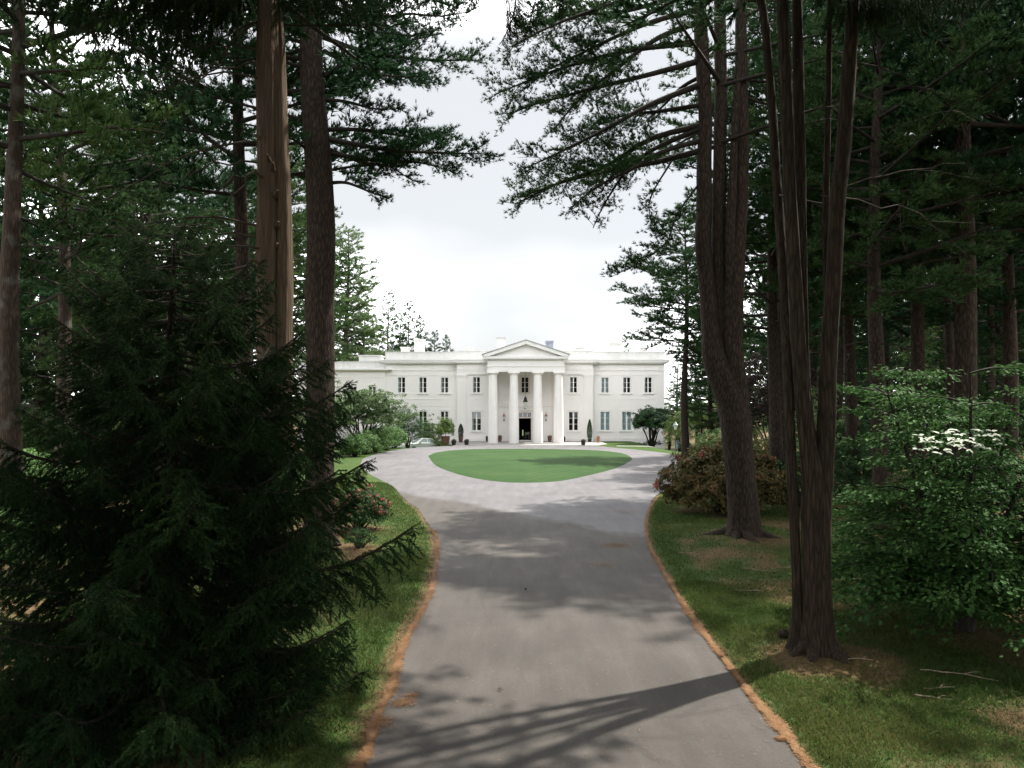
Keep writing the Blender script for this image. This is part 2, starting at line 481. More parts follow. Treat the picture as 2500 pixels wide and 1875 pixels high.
def m_asphalt():
    m, nt, out = mat_new('worn_asphalt')
    tc = nd(nt, 'ShaderNodeTexCoord')
    n1 = nd(nt, 'ShaderNodeTexNoise', Scale=.35, Detail=7, Roughness=.6)
    n2 = nd(nt, 'ShaderNodeTexNoise', Scale=22.0, Detail=9, Roughness=.92)
    mp = nd(nt, 'ShaderNodeMapping'); mp.inputs['Scale'].default_value = (1.4, .22, 1); mp.inputs['Rotation'].default_value = (0, 0, .15)
    n4 = nd(nt, 'ShaderNodeTexNoise', Scale=1.6, Detail=6, Roughness=.6)
    nt.links.new(tc.outputs['Object'], mp.inputs[0]); nt.links.new(mp.outputs[0], n4.inputs['Vector'])
    for n in (n1, n2): nt.links.new(tc.outputs['Object'], n.inputs['Vector'])
    a = nd(nt, 'ShaderNodeMath', operation='ADD'); nt.links.new(n1.outputs['Fac'], a.inputs[0]); nt.links.new(n4.outputs['Fac'], a.inputs[1])
    b_ = nd(nt, 'ShaderNodeMath', operation='MULTIPLY_ADD'); b_.inputs[1].default_value = .44
    c = nd(nt, 'ShaderNodeMath', operation='MULTIPLY'); c.inputs[1].default_value = .28
    nt.links.new(a.outputs[0], c.inputs[0]); nt.links.new(n2.outputs['Fac'], b_.inputs[0]); nt.links.new(c.outputs[0], b_.inputs[2])
    r = ramp(nt, [(.40, (.084, .080, .084)), (.5, (.112, .107, .112)), (.60, (.146, .140, .146))])
    nt.links.new(b_.outputs[0], r.inputs[0])
    # browner approach drive, darkened to stand for canopy shade; slanting joint to paler circle
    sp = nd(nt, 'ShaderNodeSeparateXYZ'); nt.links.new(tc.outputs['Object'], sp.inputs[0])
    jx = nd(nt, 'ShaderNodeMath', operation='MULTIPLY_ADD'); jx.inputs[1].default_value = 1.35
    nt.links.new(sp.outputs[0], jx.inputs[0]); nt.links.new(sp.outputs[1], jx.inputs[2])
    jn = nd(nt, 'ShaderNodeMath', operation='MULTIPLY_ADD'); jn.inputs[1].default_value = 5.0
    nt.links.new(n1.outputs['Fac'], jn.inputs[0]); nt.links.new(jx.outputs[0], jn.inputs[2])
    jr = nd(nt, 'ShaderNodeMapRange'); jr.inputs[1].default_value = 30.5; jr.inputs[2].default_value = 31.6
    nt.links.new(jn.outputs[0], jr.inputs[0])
    r_drive_shade = ramp(nt, [(.40, (.042, .037, .033)), (.5, (.062, .055, .049)), (.60, (.090, .081, .073))]); nt.links.new(b_.outputs[0], r_drive_shade.inputs[0])
    mo = nd(nt, 'ShaderNodeMix', data_type='RGBA'); nt.links.new(jr.outputs[0], mo.inputs[0]); nt.links.new(r_drive_shade.outputs[0], mo.inputs[6]); nt.links.new(r.outputs[0], mo.inputs[7])
    # thin cracks / seams
    vo = nd(nt, 'ShaderNodeTexVoronoi', Scale=.16, feature='DISTANCE_TO_EDGE')
    mv = nd(nt, 'ShaderNodeMix', data_type='VECTOR'); mv.inputs[0].default_value = .25
    nw = nd(nt, 'ShaderNodeTexNoise', Scale=.6, Detail=5); nt.links.new(tc.outputs['Object'], nw.inputs['Vector'])
    nt.links.new(tc.outputs['Object'], mv.inputs[4]); nt.links.new(nw.outputs['Color'], mv.inputs[5]); nt.links.new(mv.outputs[1], vo.inputs['Vector'])
    cr = ramp(nt, [(0.0, (.84, .84, .84)), (.004, (1, 1, 1))]); nt.links.new(vo.outputs['Distance'], cr.inputs[0])
    mx = nd(nt, 'ShaderNodeMix', data_type='RGBA', blend_type='MULTIPLY'); mx.inputs[0].default_value = 1
    nt.links.new(mo.outputs[2], mx.inputs[6]); nt.links.new(cr.outputs[0], mx.inputs[7])
    p = nd(nt, 'ShaderNodeBsdfPrincipled', Roughness=.82); p.inputs['Specular IOR Level'].default_value = .3
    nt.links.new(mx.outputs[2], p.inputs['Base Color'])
    bp = nd(nt, 'ShaderNodeBump', Strength=.35, Distance=.01)
    nt.links.new(n2.outputs['Fac'], bp.inputs['Height']); nt.links.new(bp.outputs[0], p.inputs['Normal'])
    nt.links.new(p.outputs[0], out.inputs[0]); return m


def m_lawn():
    m, nt, out = mat_new('mown_lawn')
    tc = nd(nt, 'ShaderNodeTexCoord')
    n1 = nd(nt, 'ShaderNodeTexNoise', Scale=.35, Detail=8, Roughness=.6)
    n2 = nd(nt, 'ShaderNodeTexNoise', Scale=14.0, Detail=8, Roughness=.8)
    for n in (n1, n2): nt.links.new(tc.outputs['Object'], n.inputs['Vector'])
    a = nd(nt, 'ShaderNodeMath', operation='MULTIPLY_ADD'); a.inputs[1].default_value = .55
    nt.links.new(n2.outputs['Fac'], a.inputs[0])
    h = nd(nt, 'ShaderNodeMath', operation='MULTIPLY'); h.inputs[1].default_value = .45
    nt.links.new(n1.outputs['Fac'], h.inputs[0]); nt.links.new(h.outputs[0], a.inputs[2])
    mpl = nd(nt, 'ShaderNodeMapping'); mpl.inputs['Rotation'].default_value = (0, 0, .5); nt.links.new(tc.outputs['Object'], mpl.inputs[0])
    wv = nd(nt, 'ShaderNodeTexWave', Scale=.42, Distortion=1.2, Detail=2); nt.links.new(mpl.outputs[0], wv.inputs['Vector'])
    n3 = nd(nt, 'ShaderNodeTexNoise', Scale=1.3, Detail=6, Roughness=.7); nt.links.new(tc.outputs['Object'], n3.inputs['Vector'])
    a2 = nd(nt, 'ShaderNodeMath', operation='MULTIPLY_ADD'); a2.inputs[1].default_value = .07; nt.links.new(wv.outputs['Fac'], a2.inputs[0]); nt.links.new(a.outputs[0], a2.inputs[2])
    a3 = nd(nt, 'ShaderNodeMath', operation='MULTIPLY_ADD'); a3.inputs[1].default_value = .3; nt.links.new(n3.outputs['Fac'], a3.inputs[0]); nt.links.new(a2.outputs[0], a3.inputs[2])
    a = nd(nt, 'ShaderNodeMath', operation='SUBTRACT'); a.inputs[1].default_value = .185; nt.links.new(a3.outputs[0], a.inputs[0])
    r = ramp(nt, [(.32, (.013, .040, .008)), (.5, (.023, .059, .012)), (.68, (.045, .080, .021))])
    nt.links.new(a.outputs[0], r.inputs[0])
    p = nd(nt, 'ShaderNodeBsdfPrincipled', Roughness=.9); p.inputs['Specular IOR Level'].default_value = .15
    nt.links.new(r.outputs[0], p.inputs['Base Color'])
    bp = nd(nt, 'ShaderNodeBump', Strength=.6, Distance=.06)
    nt.links.new(n2.outputs['Fac'], bp.inputs['Height']); nt.links.new(bp.outputs[0], p.inputs['Normal'])
    nt.links.new(p.outputs[0], out.inputs[0]); return m


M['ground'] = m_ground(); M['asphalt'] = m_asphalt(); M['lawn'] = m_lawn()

# ------------------------------------------------------------------ road outline on the ground
D = 1.1302   # overview picture -> photo pixels
left_px = [(1055, 1294), (1063, 1330), (1060, 1379), (1045, 1447), (1011, 1514), (974, 1582), (949, 1673), (904, 1763), (876, 1854)]
right_px = [(1611, 1204), (1583, 1243), (1574, 1288), (1582, 1334), (1605, 1379), (1644, 1447), (1695, 1526), (1763, 1616), (1831, 1707), (1910, 1797), (1966, 1875)]
ring_left = [(1038, 1268), (1020, 1242), (997, 1226), (979, 1208), (959, 1188), (930, 1172), (900, 1156), (884, 1140), (882, 1127), (893, 1117), (930, 1106), (984, 1096)]
le = [G(*p) for p in left_px]
re_ = [G(*p) for p in right_px]
rl = [G(*p) for p in ring_left]
# outline, anticlockwise from the near right corner: right edge, right of the ring, forecourt, left of the ring, left edge
right_edge = [(3.2, -60), (3.1, -20), (3.05, 2)] + re_[::-1]
ring_right = [(9.9, 40), (13.4, 48), (15.0, 57), (14.6, 65), (12.8, 72.5), (11.0, 76.8)]
fore = [(9.4, 80.4), (4, 81.3), (-4, 81.3), (-8.0, 80.2)]
left_edge = le + [(-2.0, 7.0), (-2.25, 2), (-2.3, -20), (-2.4, -60)]
road_poly = curve(right_edge + ring_right + fore + rl[::-1] + left_edge, 320)
_s = np.random.default_rng(7)
road_poly = road_poly + _s.normal(0, .012, road_poly.shape)


def poly_sd(P, poly):
    """signed distance to a polygon: negative inside"""
    P = np.asarray(P, float); A = poly; Bq = np.roll(poly, -1, 0)
    best = np.full(len(P), 1e9); ins = np.zeros(len(P), bool)
    for a, b_ in zip(A, Bq):
        e = b_ - a; w = P - a
        t = np.clip((w @ e) / (e @ e + 1e-12), 0, 1)
        best = np.minimum(best, np.linalg.norm(w - t[:, None] * e, axis=1))
        c = ((a[1] > P[:, 1]) != (b_[1] > P[:, 1]))
        with np.errstate(divide='ignore', invalid='ignore'):
            xi = (b_[0] - a[0]) * (P[:, 1] - a[1]) / (b_[1] - a[1]) + a[0]
        ins ^= c & (P[:, 0] < xi)
    return np.where(ins, -best, best)


def noise2(x, y, f=1.0, seed=0):
    r = np.random.default_rng(seed); o = np.zeros_like(np.asarray(x, float))
    for k in range(7):
        a = r.uniform(0, 6.28); q = f * (1.0 + .75 * k)
        o += np.sin((x * math.cos(a) + y * math.sin(a)) * q + r.uniform(0, 6.28)) / (1 + .5 * k)
    return o / 3.2


TREES_BARE = [(7.1, 22.4, 2.0), (4.9, 11.7, 1.5), (-6.6, 21.6, 1.6), (-4.6, 14, 1.8), (-4.2, 9.3, 2.0), (7.0, 9.2, 1.3), (9, 8, 1.8), (-5.3, 24.0, 1.2), (10.5, 12.5, 2.6)]


def bare_at(x, y, sd):
    b_ = .75 * (1 - sst(.06, .38, sd)) * (1 - sst(30, 42, y))
    for (tx, ty, tr) in TREES_BARE:
        d = np.hypot(x - tx, (y - ty))
        b_ = np.maximum(b_, .72 * (1 - sst(tr * .35, tr * 1.2, d)) * (.8 + .35 * noise2(x, y, 2.4, 41)))
    b_ = b_ + (.25 + .85 * np.clip(noise2(x, y, .9, 3) + .10, -.3, 1)) * sst(.35, 1.3, sd) * (1 - sst(30, 45, y)) * sst(3.0, 4.5, np.abs(x))
    wood = sst(10, 16, np.abs(x)) * (1 - sst(38, 44, y) * (1 - sst(15, 22, np.abs(x)))) 
    b_ = np.maximum(b_, .85 * wood * (.75 + .25 * noise2(x, y, .35, 4)))
    return np.clip(b_, 0, 1)


def graded(lo, hi, step, far, n):
    g = (np.geomspace(1, far / 5.0 + 1, n) - 1) * 5.0
    return np.concatenate([lo - g[:0:-1], np.arange(lo, hi, step), hi + g])


gx = graded(-15, 17, .25, 700, 34)
gy = graded(5, 36, .25, 900, 60)
gy = gy[gy > -150]
XX, YY = np.meshgrid(gx, gy)
gp = np.stack([XX.ravel(), YY.ravel()], 1)
sd_g = np.full(len(gp), 5.0)
near = (np.abs(gp[:, 0]) < 25) & (gp[:, 1] > -65) & (gp[:, 1] < 95)
sd_g[near] = poly_sd(gp[near], road_poly)
zz = gz(gp[:, 0], gp[:, 1])
und = .018 * noise2(gp[:, 0], gp[:, 1], 2.3, 11) + .03 * noise2(gp[:, 0], gp[:, 1], .5, 12) + .035
for (tx, ty, tr) in ((7.1, 22.4, 1.8), (4.9, 11.7, 1.1)):
    und += .12 * np.exp(-((gp[:, 0] - tx) ** 2 + (gp[:, 1] - ty) ** 2) / tr ** 2)
zz = zz + np.where(sd_g < 0.02, -.02, und * sst(.0, .5, sd_g) * (1 - sst(45, 60, gp[:, 1])) + .004)
b = Buf()
nx, ny = len(gx), len(gy)
ii = np.arange(ny - 1)[:, None] * nx + np.arange(nx - 1)[None]
b.add(np.column_stack([gp, zz]), np.stack([ii, ii + 1, ii + nx + 1, ii + nx], -1).reshape(-1, 4))
ground = b.obj('ground', M['ground'], smooth=True)
tag(ground, 'lawn and pine needle floor around the drive', 'ground', kind='structure')
att = ground.data.attributes.new('bare', 'FLOAT', 'POINT')
att.data.foreach_set('value', bare_at(gp[:, 0], gp[:, 1], sd_g).astype(np.float32))

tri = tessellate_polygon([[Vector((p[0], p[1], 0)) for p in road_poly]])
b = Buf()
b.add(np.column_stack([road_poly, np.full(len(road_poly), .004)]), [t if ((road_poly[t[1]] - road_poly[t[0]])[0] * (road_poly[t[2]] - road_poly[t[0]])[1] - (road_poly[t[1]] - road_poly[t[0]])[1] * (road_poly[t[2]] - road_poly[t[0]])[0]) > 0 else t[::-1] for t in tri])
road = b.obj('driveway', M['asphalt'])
tag(road, 'worn grey asphalt drive widening into a turning circle', 'driveway', kind='structure')

# oval lawn in the turning circle: a raised cushion of turf
oval = curve([G(1045, 1113), G(1062, 1135), G(1100, 1152), G(1160, 1168), G(1230, 1177), G(1300, 1178.5), G(1370, 1174), G(1440, 1160), G(1500, 1144), G(1538, 1126), G(1540, 1116), G(1510, 1105), G(1440, 1099), G(1300, 1096), G(1150, 1097), G(1075, 1103), G(1045, 1113)], 160)[:-1]
oc = oval.mean(0)
b = Buf(); rings = []
for k, (s, z) in enumerate([(1.0, .006), (.997, .010), (.985, .022), (.9, .07), (.6, .14), (.25, .16)]):
    q = oc + (oval - oc) * s
    rings.append(np.column_stack([q, np.full(len(q), z)]))
V = np.concatenate(rings + [np.array([[oc[0], oc[1], .165]])]); n = len(oval); F = []
for k in range(5):
    for i in range(n):
        j = (i + 1) % n
        F.append((k * n + i, k * n + j, (k + 1) * n + j, (k + 1) * n + i))
b.add(V, F); b.add(np.concatenate([rings[-1], [[oc[0], oc[1], .165]]]), [(i, (i + 1) % n, n) for i in range(n)])
lawn = b.obj('lawn', M['lawn'], smooth=True)
tag(lawn, 'oval mown lawn inside the turning circle', 'lawn', kind='structure')

# ------------------------------------------------------------------ the mansion
XC = 1.62
YW, YC, YP = 93.0, 92.0, 86.5     # wing wall, centre block wall, axis of the portico columns
mansion = empty('mansion', (XC, YC, 0), 'white two-storey mansion with four-column portico and pediment behind the oval lawn', 'mansion')


def local(b):    # buffers below are written in (x from the house axis, world y, z)
    for v in b.v: v[:, 1] -= YC
    return b


def part(name, b, mat, parent=mansion, smooth=False):
    return local(b).obj(name, mat, parent, smooth)


def pbox(name, x0, x1, y0, y1, z0, z1, mat=None, parent=mansion):
    b = Buf(); box(b, x0, x1, y0, y1, z0, z1)
    return part(name, b, mat or M['white'], parent)


def wall_holes(b, x0, x1, z0, z1, y, holes, depth=.22):
    xs = sorted({x0, x1, *[h[0] for h in holes], *[h[1] for h in holes]}); zs = sorted({z0, z1, *[h[2] for h in holes], *[h[3] for h in holes]})
    for i in range(len(xs) - 1):
        for k in range(len(zs) - 1):
            cx, cz = (xs[i] + xs[i + 1]) / 2, (zs[k] + zs[k + 1]) / 2
            if any(h[0] < cx < h[1] and h[2] < cz < h[3] for h in holes): continue
            b.add([(xs[i], y, zs[k]), (xs[i + 1], y, zs[k]), (xs[i + 1], y, zs[k + 1]), (xs[i], y, zs[k + 1])], [(0, 1, 2, 3)])
    for (a, c, d, e) in holes:
        y2 = y + depth
        b.add([(a, y, d), (a, y2, d), (a, y2, e), (a, y, e)], [(0, 3, 2, 1)])
        b.add([(c, y, d), (c, y2, d), (c, y2, e), (c, y, e)], [(0, 1, 2, 3)])
        b.add([(a, y, e), (c, y, e), (c, y2, e), (a, y2, e)], [(0, 1, 2, 3)])
        b.add([(a, y, d), (c, y, d), (c, y2, d), (a, y2, d)], [(0, 3, 2, 1)])


def window(cx, z0, z1, w, y, fill=None, rows=3, curtains=None, trim=None):
    """casing (part) > sash bars, six panes, sill, reveal behind (sub-parts)"""
    tm = trim or M['trim']
    a, c = cx - w / 2, cx + w / 2
    b = Buf(); cw = .17
    box(b, a - cw, a, y - .045, y + .03, z0, z1); box(b, c, c + cw, y - .045, y + .03, z0, z1)
    box(b, a - cw, c + cw, y - .045, y + .03, z1, z1 + cw); box(b, a - cw - .05, c + cw + .05, y - .075, y + .03, z1 + cw, z1 + cw + .06)
    wi = part('window', b, tm)
    part('sill', _b(lambda q: box(q, a - cw - .1, c + cw + .1, y - .14, y + .05, z0 - .16, z0)), tm, wi)
    b = Buf(); yr = y + .12
    f = .05
    box(b, a, a + f, yr, yr + .06, z0, z1); box(b, c - f, c, yr, yr + .06, z0, z1)
    box(b, a + f, c - f, yr, yr + .06, z0, z0 + f + .02); box(b, a + f, c - f, yr, yr + .06, z1 - f, z1)
    mw = .075 * (w / .95)
    box(b, cx - mw, cx + mw, yr - .015, yr + .06, z0 + f + .02, z1 - f)
    zs = np.linspace(z0 + f + .02, z1 - f, rows + 1)
    for zc in zs[1:-1]:
        box(b, a + f, cx - mw, yr, yr + .05, zc - .022, zc + .022); box(b, cx + mw, c - f, yr, yr + .05, zc - .022, zc + .022)
    part('sash', b, tm, wi)
    for s0, s1 in ((a + f, cx - mw), (cx + mw, c - f)):
        for k in range(rows):
            b = Buf(); box(b, s0, s1, yr + .03, yr + .038, zs[k] + (.022 if k else 0), zs[k + 1] - (.022 if k < rows - 1 else 0))
            part('pane', b, M['glass'], wi)
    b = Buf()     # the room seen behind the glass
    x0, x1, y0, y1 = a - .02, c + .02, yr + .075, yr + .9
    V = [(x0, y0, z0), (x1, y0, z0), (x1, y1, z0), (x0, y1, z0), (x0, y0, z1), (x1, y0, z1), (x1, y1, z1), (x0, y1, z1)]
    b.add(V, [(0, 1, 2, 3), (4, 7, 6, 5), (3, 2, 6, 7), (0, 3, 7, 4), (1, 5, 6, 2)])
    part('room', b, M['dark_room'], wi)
    if fill:
        part('blind', _b(lambda q: box(q, a + .02, c - .02, yr + .062, yr + .072, z0 + (.0 if fill != 'blind_low' else .5), z1 - .01)), M[fill], wi)
    if curtains:
        for side in curtains:
            b = Buf(); n = 13; ww = w * .22
            xs = np.linspace(0, ww, n); xs = a + .03 + xs if side < 0 else c - .03 - xs
            ys = yr + .17 + .035 * np.sin(np.arange(n) * 1.9)
            V = np.concatenate([np.column_stack([xs, ys, np.full(n, z0 + .03)]), np.column_stack([xs, ys, np.full(n, z1 - .03)])])
            b.add(V, [(i, i + 1, n + i + 1, n + i) for i in range(n - 1)])
            part('curtain', b, M['curtain'], wi, True)
    return (a, c, z0, z1)


def _b(fn):
    q = Buf(); fn(q); return q


UZ, LZ = (6.10, 8.06), (1.37, 3.73)
WING_X = (10.12, 12.86, 15.56)
for sgn in (-1, 1):
    holes = []
    for k, x in enumerate(WING_X):
        holes.append(window(sgn * x, *UZ, .93, YW, 'blind_grey' if (sgn > 0 and k == 0) else None, curtains=(-1,) if not (sgn > 0 and k == 0) else None))
    for k, x in enumerate(WING_X):
        if sgn > 0:
            holes.append(window(x, *LZ, 1.18, YW, 'blind_blue'))
        else:
            holes.append(window(-x, 1.6, 3.78, .98, YW))
    x0, x1 = (8.5, 17.6) if sgn > 0 else (-17.6, -8.5)
    b = Buf(); wall_holes(b, x0, x1, -1.8, 10.3, YW, holes)
    xo = sgn * 17.6
    b.add([(xo, YW, -1.8), (xo, YW + 14, -1.8), (xo, YW + 14, 10.3), (xo, YW, 10.3)], [(0, 1, 2, 3) if sgn > 0 else (3, 2, 1, 0)])
    b.add([(x0, YW + 14, -1.8), (x1, YW + 14, -1.8), (x1, YW + 14, 10.3), (x0, YW + 14, 10.3)], [(3, 2, 1, 0)])
    part('wing_wall', b, M['white'])
    # mouldings of the wing
    s = sgn
    def sx(a, c): return (s * a, s * c) if s > 0 else (s * c, s * a)
    a, c = sx(8.5, 17.6)
    b = Buf(); box(b, a, c, YW - .05, YW + .05, 8.30, 8.42); box(b, a, c, YW - .025, YW + .04, 8.42, 8.93)
    part('architrave', b, M['white'])
    tae = pbox('taenia', a, c, YW - .10, YW + .05, 8.93, 9.03)
    a2, c2 = sx(8.5, 18.15)
    b = Buf(); box(b, *sx(8.5, 17.95), YW - .35, YW + 14.3, 9.78, 9.92); box(b, a2, c2, YW - .55, YW + 14.5, 9.92, 10.14); box(b, *sx(8.5, 18.24), YW - .64, YW + 14.6, 10.14, 10.30)
    cor = part('cornice', b, M['trim'])
    for x in np.arange(8.95, 17.6, .62):
        pbox('mutule', s * x - .2, s * x + .2, YW - .5, YW - .352, 9.80, 9.919, M['trim'], cor)
        if 1: pbox('triglyph', s * x - .16, s * x + .16, YW - .06, YW + .03, 9.05, 9.72, M['white'], cor) if int(round((x - 8.95) / .62)) % 3 == 1 else None
    for x in np.arange(8.95 + .62, 17.6, 1.86):
        pbox('regula', s * x - .32, s * x + .32, YW - .095, YW + .03, 8.86, 8.929, M['white'], tae)
    b = Buf(); box(b, *sx(8.5, 17.6), YW, YW + .5, 10.3, 11.22); box(b, *sx(8.5, 17.66), YW - .06, YW + .56, 11.22, 11.30)
    box(b, *sx(17.1, 17.6), YW + .5, YW + 14, 10.3, 11.22)
    part('parapet', b, M['weathered'])
    pbox('roof', *sx(8.0, 17.4), YW + .4, YW + 13.9, 10.0, 10.42, M['lead'])
    b = Buf()     # sunk band under the upper windows and the plinth
    box(b, *sx(9.2, 16.45), YW - .035, YW + .02, 5.28, 5.36); box(b, *sx(9.2, 16.45), YW - .03, YW + .02, 4.42, 4.49)
    box(b, *sx(9.2, 9.27), YW - .03, YW + .02, 4.49, 5.28); box(b, *sx(16.38, 16.45), YW - .03, YW + .02, 4.49, 5.28)
    part('panel_moulding', b, M['white'])
    pbox('plinth', *sx(8.5, 17.7), YW - .10, YW + .1, -1.8, .42)

# centre block
holes = []
for s in (-1, 1):
    holes.append(window(s * 6.05, *UZ, .90, YC, curtains=(-1,)))
    holes.append(window(s * 6.05, *LZ, 1.16, YC, curtains=(-1,) if s < 0 else None))
holes.append(window(0, *UZ, .90, YC, trim=M['cream']))
dx, dz0, dz1, tz = .76, .18, 2.92, 3.62
holes.append((-dx, dx, dz0, tz))
b = Buf(); wall_holes(b, -8.5, 8.5, -1.8, 10.3, YC, holes, .3)
for s in (-1, 1):
    xo = s * 8.5
    b.add([(xo, YC, -1.8), (xo, YC + 1, -1.8), (xo, YC + 1, 10.3), (xo, YC, 10.3)], [(0, 1, 2, 3) if s > 0 else (3, 2, 1, 0)])
part('wall', b, M['white'])
for s in (-1, 1):
    def sx(a, c): return (s * a, s * c) if s > 0 else (s * c, s * a)
    b = Buf(); box(b, *sx(7.35, 8.45), YC - .16, YC + .05, .4, 8.05); box(b, *sx(7.3, 8.5), YC - .2, YC + .05, 8.05, 8.2); box(b, *sx(7.24, 8.56), YC - .25, YC + .05, 8.2, 8.36)
    box(b, *sx(7.3, 8.5), YC - .2, YC + .05, -1.5, .4)
    pil = part('pilaster', b, M['white'])
    b = Buf(); box(b, *sx(7.62, 8.18), YC - .185, YC - .158, 7.6, 7.66); box(b, *sx(7.62, 7.68), YC - .185, YC - .158, 1.0, 7.6); box(b, *sx(8.12, 8.18), YC - .185, YC - .158, 1.0, 7.6)
    part('moulding', b, M['white'], pil)
    b = Buf(); box(b, *sx(3.35, 4.35), YC - .14, YC + .05, -.5, 8.2); box(b, *sx(3.3, 4.4), YC - .19, YC + .05, 8.2, 8.4)
    part('anta', b, M['cream'])
    b = Buf(); box(b, *sx(4.6, 8.52), YC - .2, YC + .05, 8.36, 8.95)
    part('architrave', b, M['white'])
    tae = pbox('taenia', *sx(4.6, 8.57), YC - .26, YC + .05, 8.95, 9.05)
    pbox('frieze', *sx(4.6, 8.5), YC - .16, YC + .05, 9.05, 9.76)
    b = Buf(); box(b, *sx(4.6, 8.85), YC - .5, YC + .9, 9.76, 9.90); box(b, *sx(4.6, 9.05), YC - .68, YC + .3, 9.90, 10.12); box(b, *sx(4.6, 9.14), YC - .76, YC + .3, 10.12, 10.285)
    cor = part('cornice', b, M['trim'])
    for x in np.arange(5.2, 8.7, .62):
        pbox('mutule', s * x - .2, s * x + .2, YC - .64, YC - .502, 9.78, 9.899, M['trim'], cor)
    for x in (5.8, 7.6):
        pbox('triglyph', s * x - .16, s * x + .16, YC - .2, YC - .158, 9.08, 9.72, M['white'], cor)
        pbox('regula', s * x - .32, s * x + .32, YC - .255, YC - .198, 8.88, 8.949, M['white'], tae)
    b = Buf(); box(b, *sx(5.35, 6.75), YC - .03, YC + .02, 5.28, 5.35); box(b, *sx(5.35, 6.75), YC - .03, YC + .02, 4.45, 4.51); box(b, *sx(5.35, 5.41), YC - .03, YC + .02, 4.51, 5.28); box(b, *sx(6.69, 6.75), YC - .03, YC + .02, 4.51, 5.28)
    part('panel_moulding', b, M['white'])
    pbox('plinth', *sx(4.42, 7.28), YC - .12, YC + .1, -.6, .42)
b = Buf(); box(b, -8.5, 8.5, YC + .02, YC + .5, 10.3, 11.26); box(b, -8.55, 8.55, YC - .05, YC + .56, 11.26, 11.34)
part('parapet', b, M['weathered'])
pbox('roof', -8.0, 8.0, YC + .4, YW + 13.9, 10.02, 10.40, M['lead'])

# portico
for x in (-3.85, -1.40, 1.40, 3.85):
    b = Buf(); H = 8.02
    z = np.linspace(.07, H, 18); t = (z - .07) / (H - .07)
    r = .60 - .13 * t - .015 * np.sin(t * PI) * -1
    sides = 60; a = np.arange(sides) / sides * 2 * PI
    fl = 1 - .022 * np.abs(np.sin(a * 10))
    ring = np.stack([x + np.outer(r, np.cos(a) * fl), YP + np.outer(r, np.sin(a) * fl), np.repeat(z[:, None], sides, 1)], -1).reshape(-1, 3)
    i = np.arange(17)[:, None] * sides; j = np.arange(sides)[None]; k = (j + 1) % sides
    b.add(ring, np.stack([i + j, i + k, i + sides + k, i + sides + j], -1).reshape(-1, 4))
    co = part('column', b, M['white'], smooth=True)
    b = Buf(); lathe(b, [(.455, 8.0), (.475, 8.03), (.475, 8.06), (.50, 8.08), (.60, 8.2), (.63, 8.25), (.0, 8.25)], 28, 0, (x, YP, 0)); box(b, x - .66, x + .66, YP - .66, YP + .66, 8.25, 8.42)
    part('capital', b, M['white'], co)
b = Buf()
box(b, -4.5, 4.5, YP - .55, YP + .55, 8.42, 9.05)
for s in (-1, 1): box(b, *((3.4, 4.499) if s > 0 else (-4.499, -3.4)), YP + .55, YC - .02, 8.42, 9.05)
en = part('entablature', b, M['white'])
tae = pbox('taenia', -4.57, 4.57, YP - .62, YC - .02, 9.05, 9.15, M['white'], en)
pbox('frieze', -4.47, 4.47, YP - .52, YC - .02, 9.15, 9.82, M['white'], en)
for i, x in enumerate(np.linspace(-4.2, 4.2, 10)):
    b = Buf()
    for q in (-.14, 0, .14): box(b, x + q - .055, x + q + .055, YP - .56, YP - .518, 9.16, 9.80)
    part('triglyph', b, M['white'], en)
    pbox('regula', x - .24, x + .24, YP - .61, YP - .552, 8.97, 9.049, M['white'], en)
    for q in (-.47, 0):
        pbox('mutule', x + q - .2 + .235, x + q + .2 + .235 - .06, YP - .86, YP - .66, 9.84, 9.919, M['trim'], en)
b = Buf(); box(b, -4.72, 4.72, YP - .75, YC - .02, 9.82, 9.85); box(b, -4.9, 4.9, YP - .95, YC - .02, 9.92, 10.18); box(b, -4.74, 4.74, YP - .66, YC - .02, 9.85, 9.92)
part('cornice', b, M['trim'])
pbox('portico_ceiling', -3.4, 3.4, YP + .55, YC - .02, 8.7, 8.8, M['cream'])  # cream tint here stands in for warm light bounced onto the ceiling


def prism(b, tri2, y0, y1):
    n = len(tri2)
    V = [(x, y0, z) for x, z in tri2] + [(x, y1, z) for x, z in tri2]
    b.add(V, [list(range(n))]); b.add(V, [[n + i for i in range(n)][::-1]])
    b.add(V, [(i, n + i, n + (i + 1) % n, (i + 1) % n) for i in range(n)])


b = Buf(); prism(b, [(-4.2, 10.18), (4.2, 10.18), (0, 11.62)], YP - .45, YC + 2.5)
ped = part('pediment', b, M['white'])
for s in (-1, 1):
    b = Buf(); q = [(s * 5.02, 10.18), (s * 4.35, 10.18), (0, 11.62), (0, 12.06), (s * 5.02, 10.36)]
    prism(b, q if s < 0 else q[::-1], YP - 1.02, YC + 2.5)
    part('raking_cornice', b, M['trim'], ped)
    b = Buf(); q = [(s * 5.14, 10.365), (0, 12.065), (0, 12.16), (s * 5.14, 10.45)]
    prism(b, q if s < 0 else q[::-1], YP - 1.1, YC + 2.5)
    part('roof_edge', b, M['lead'], ped)

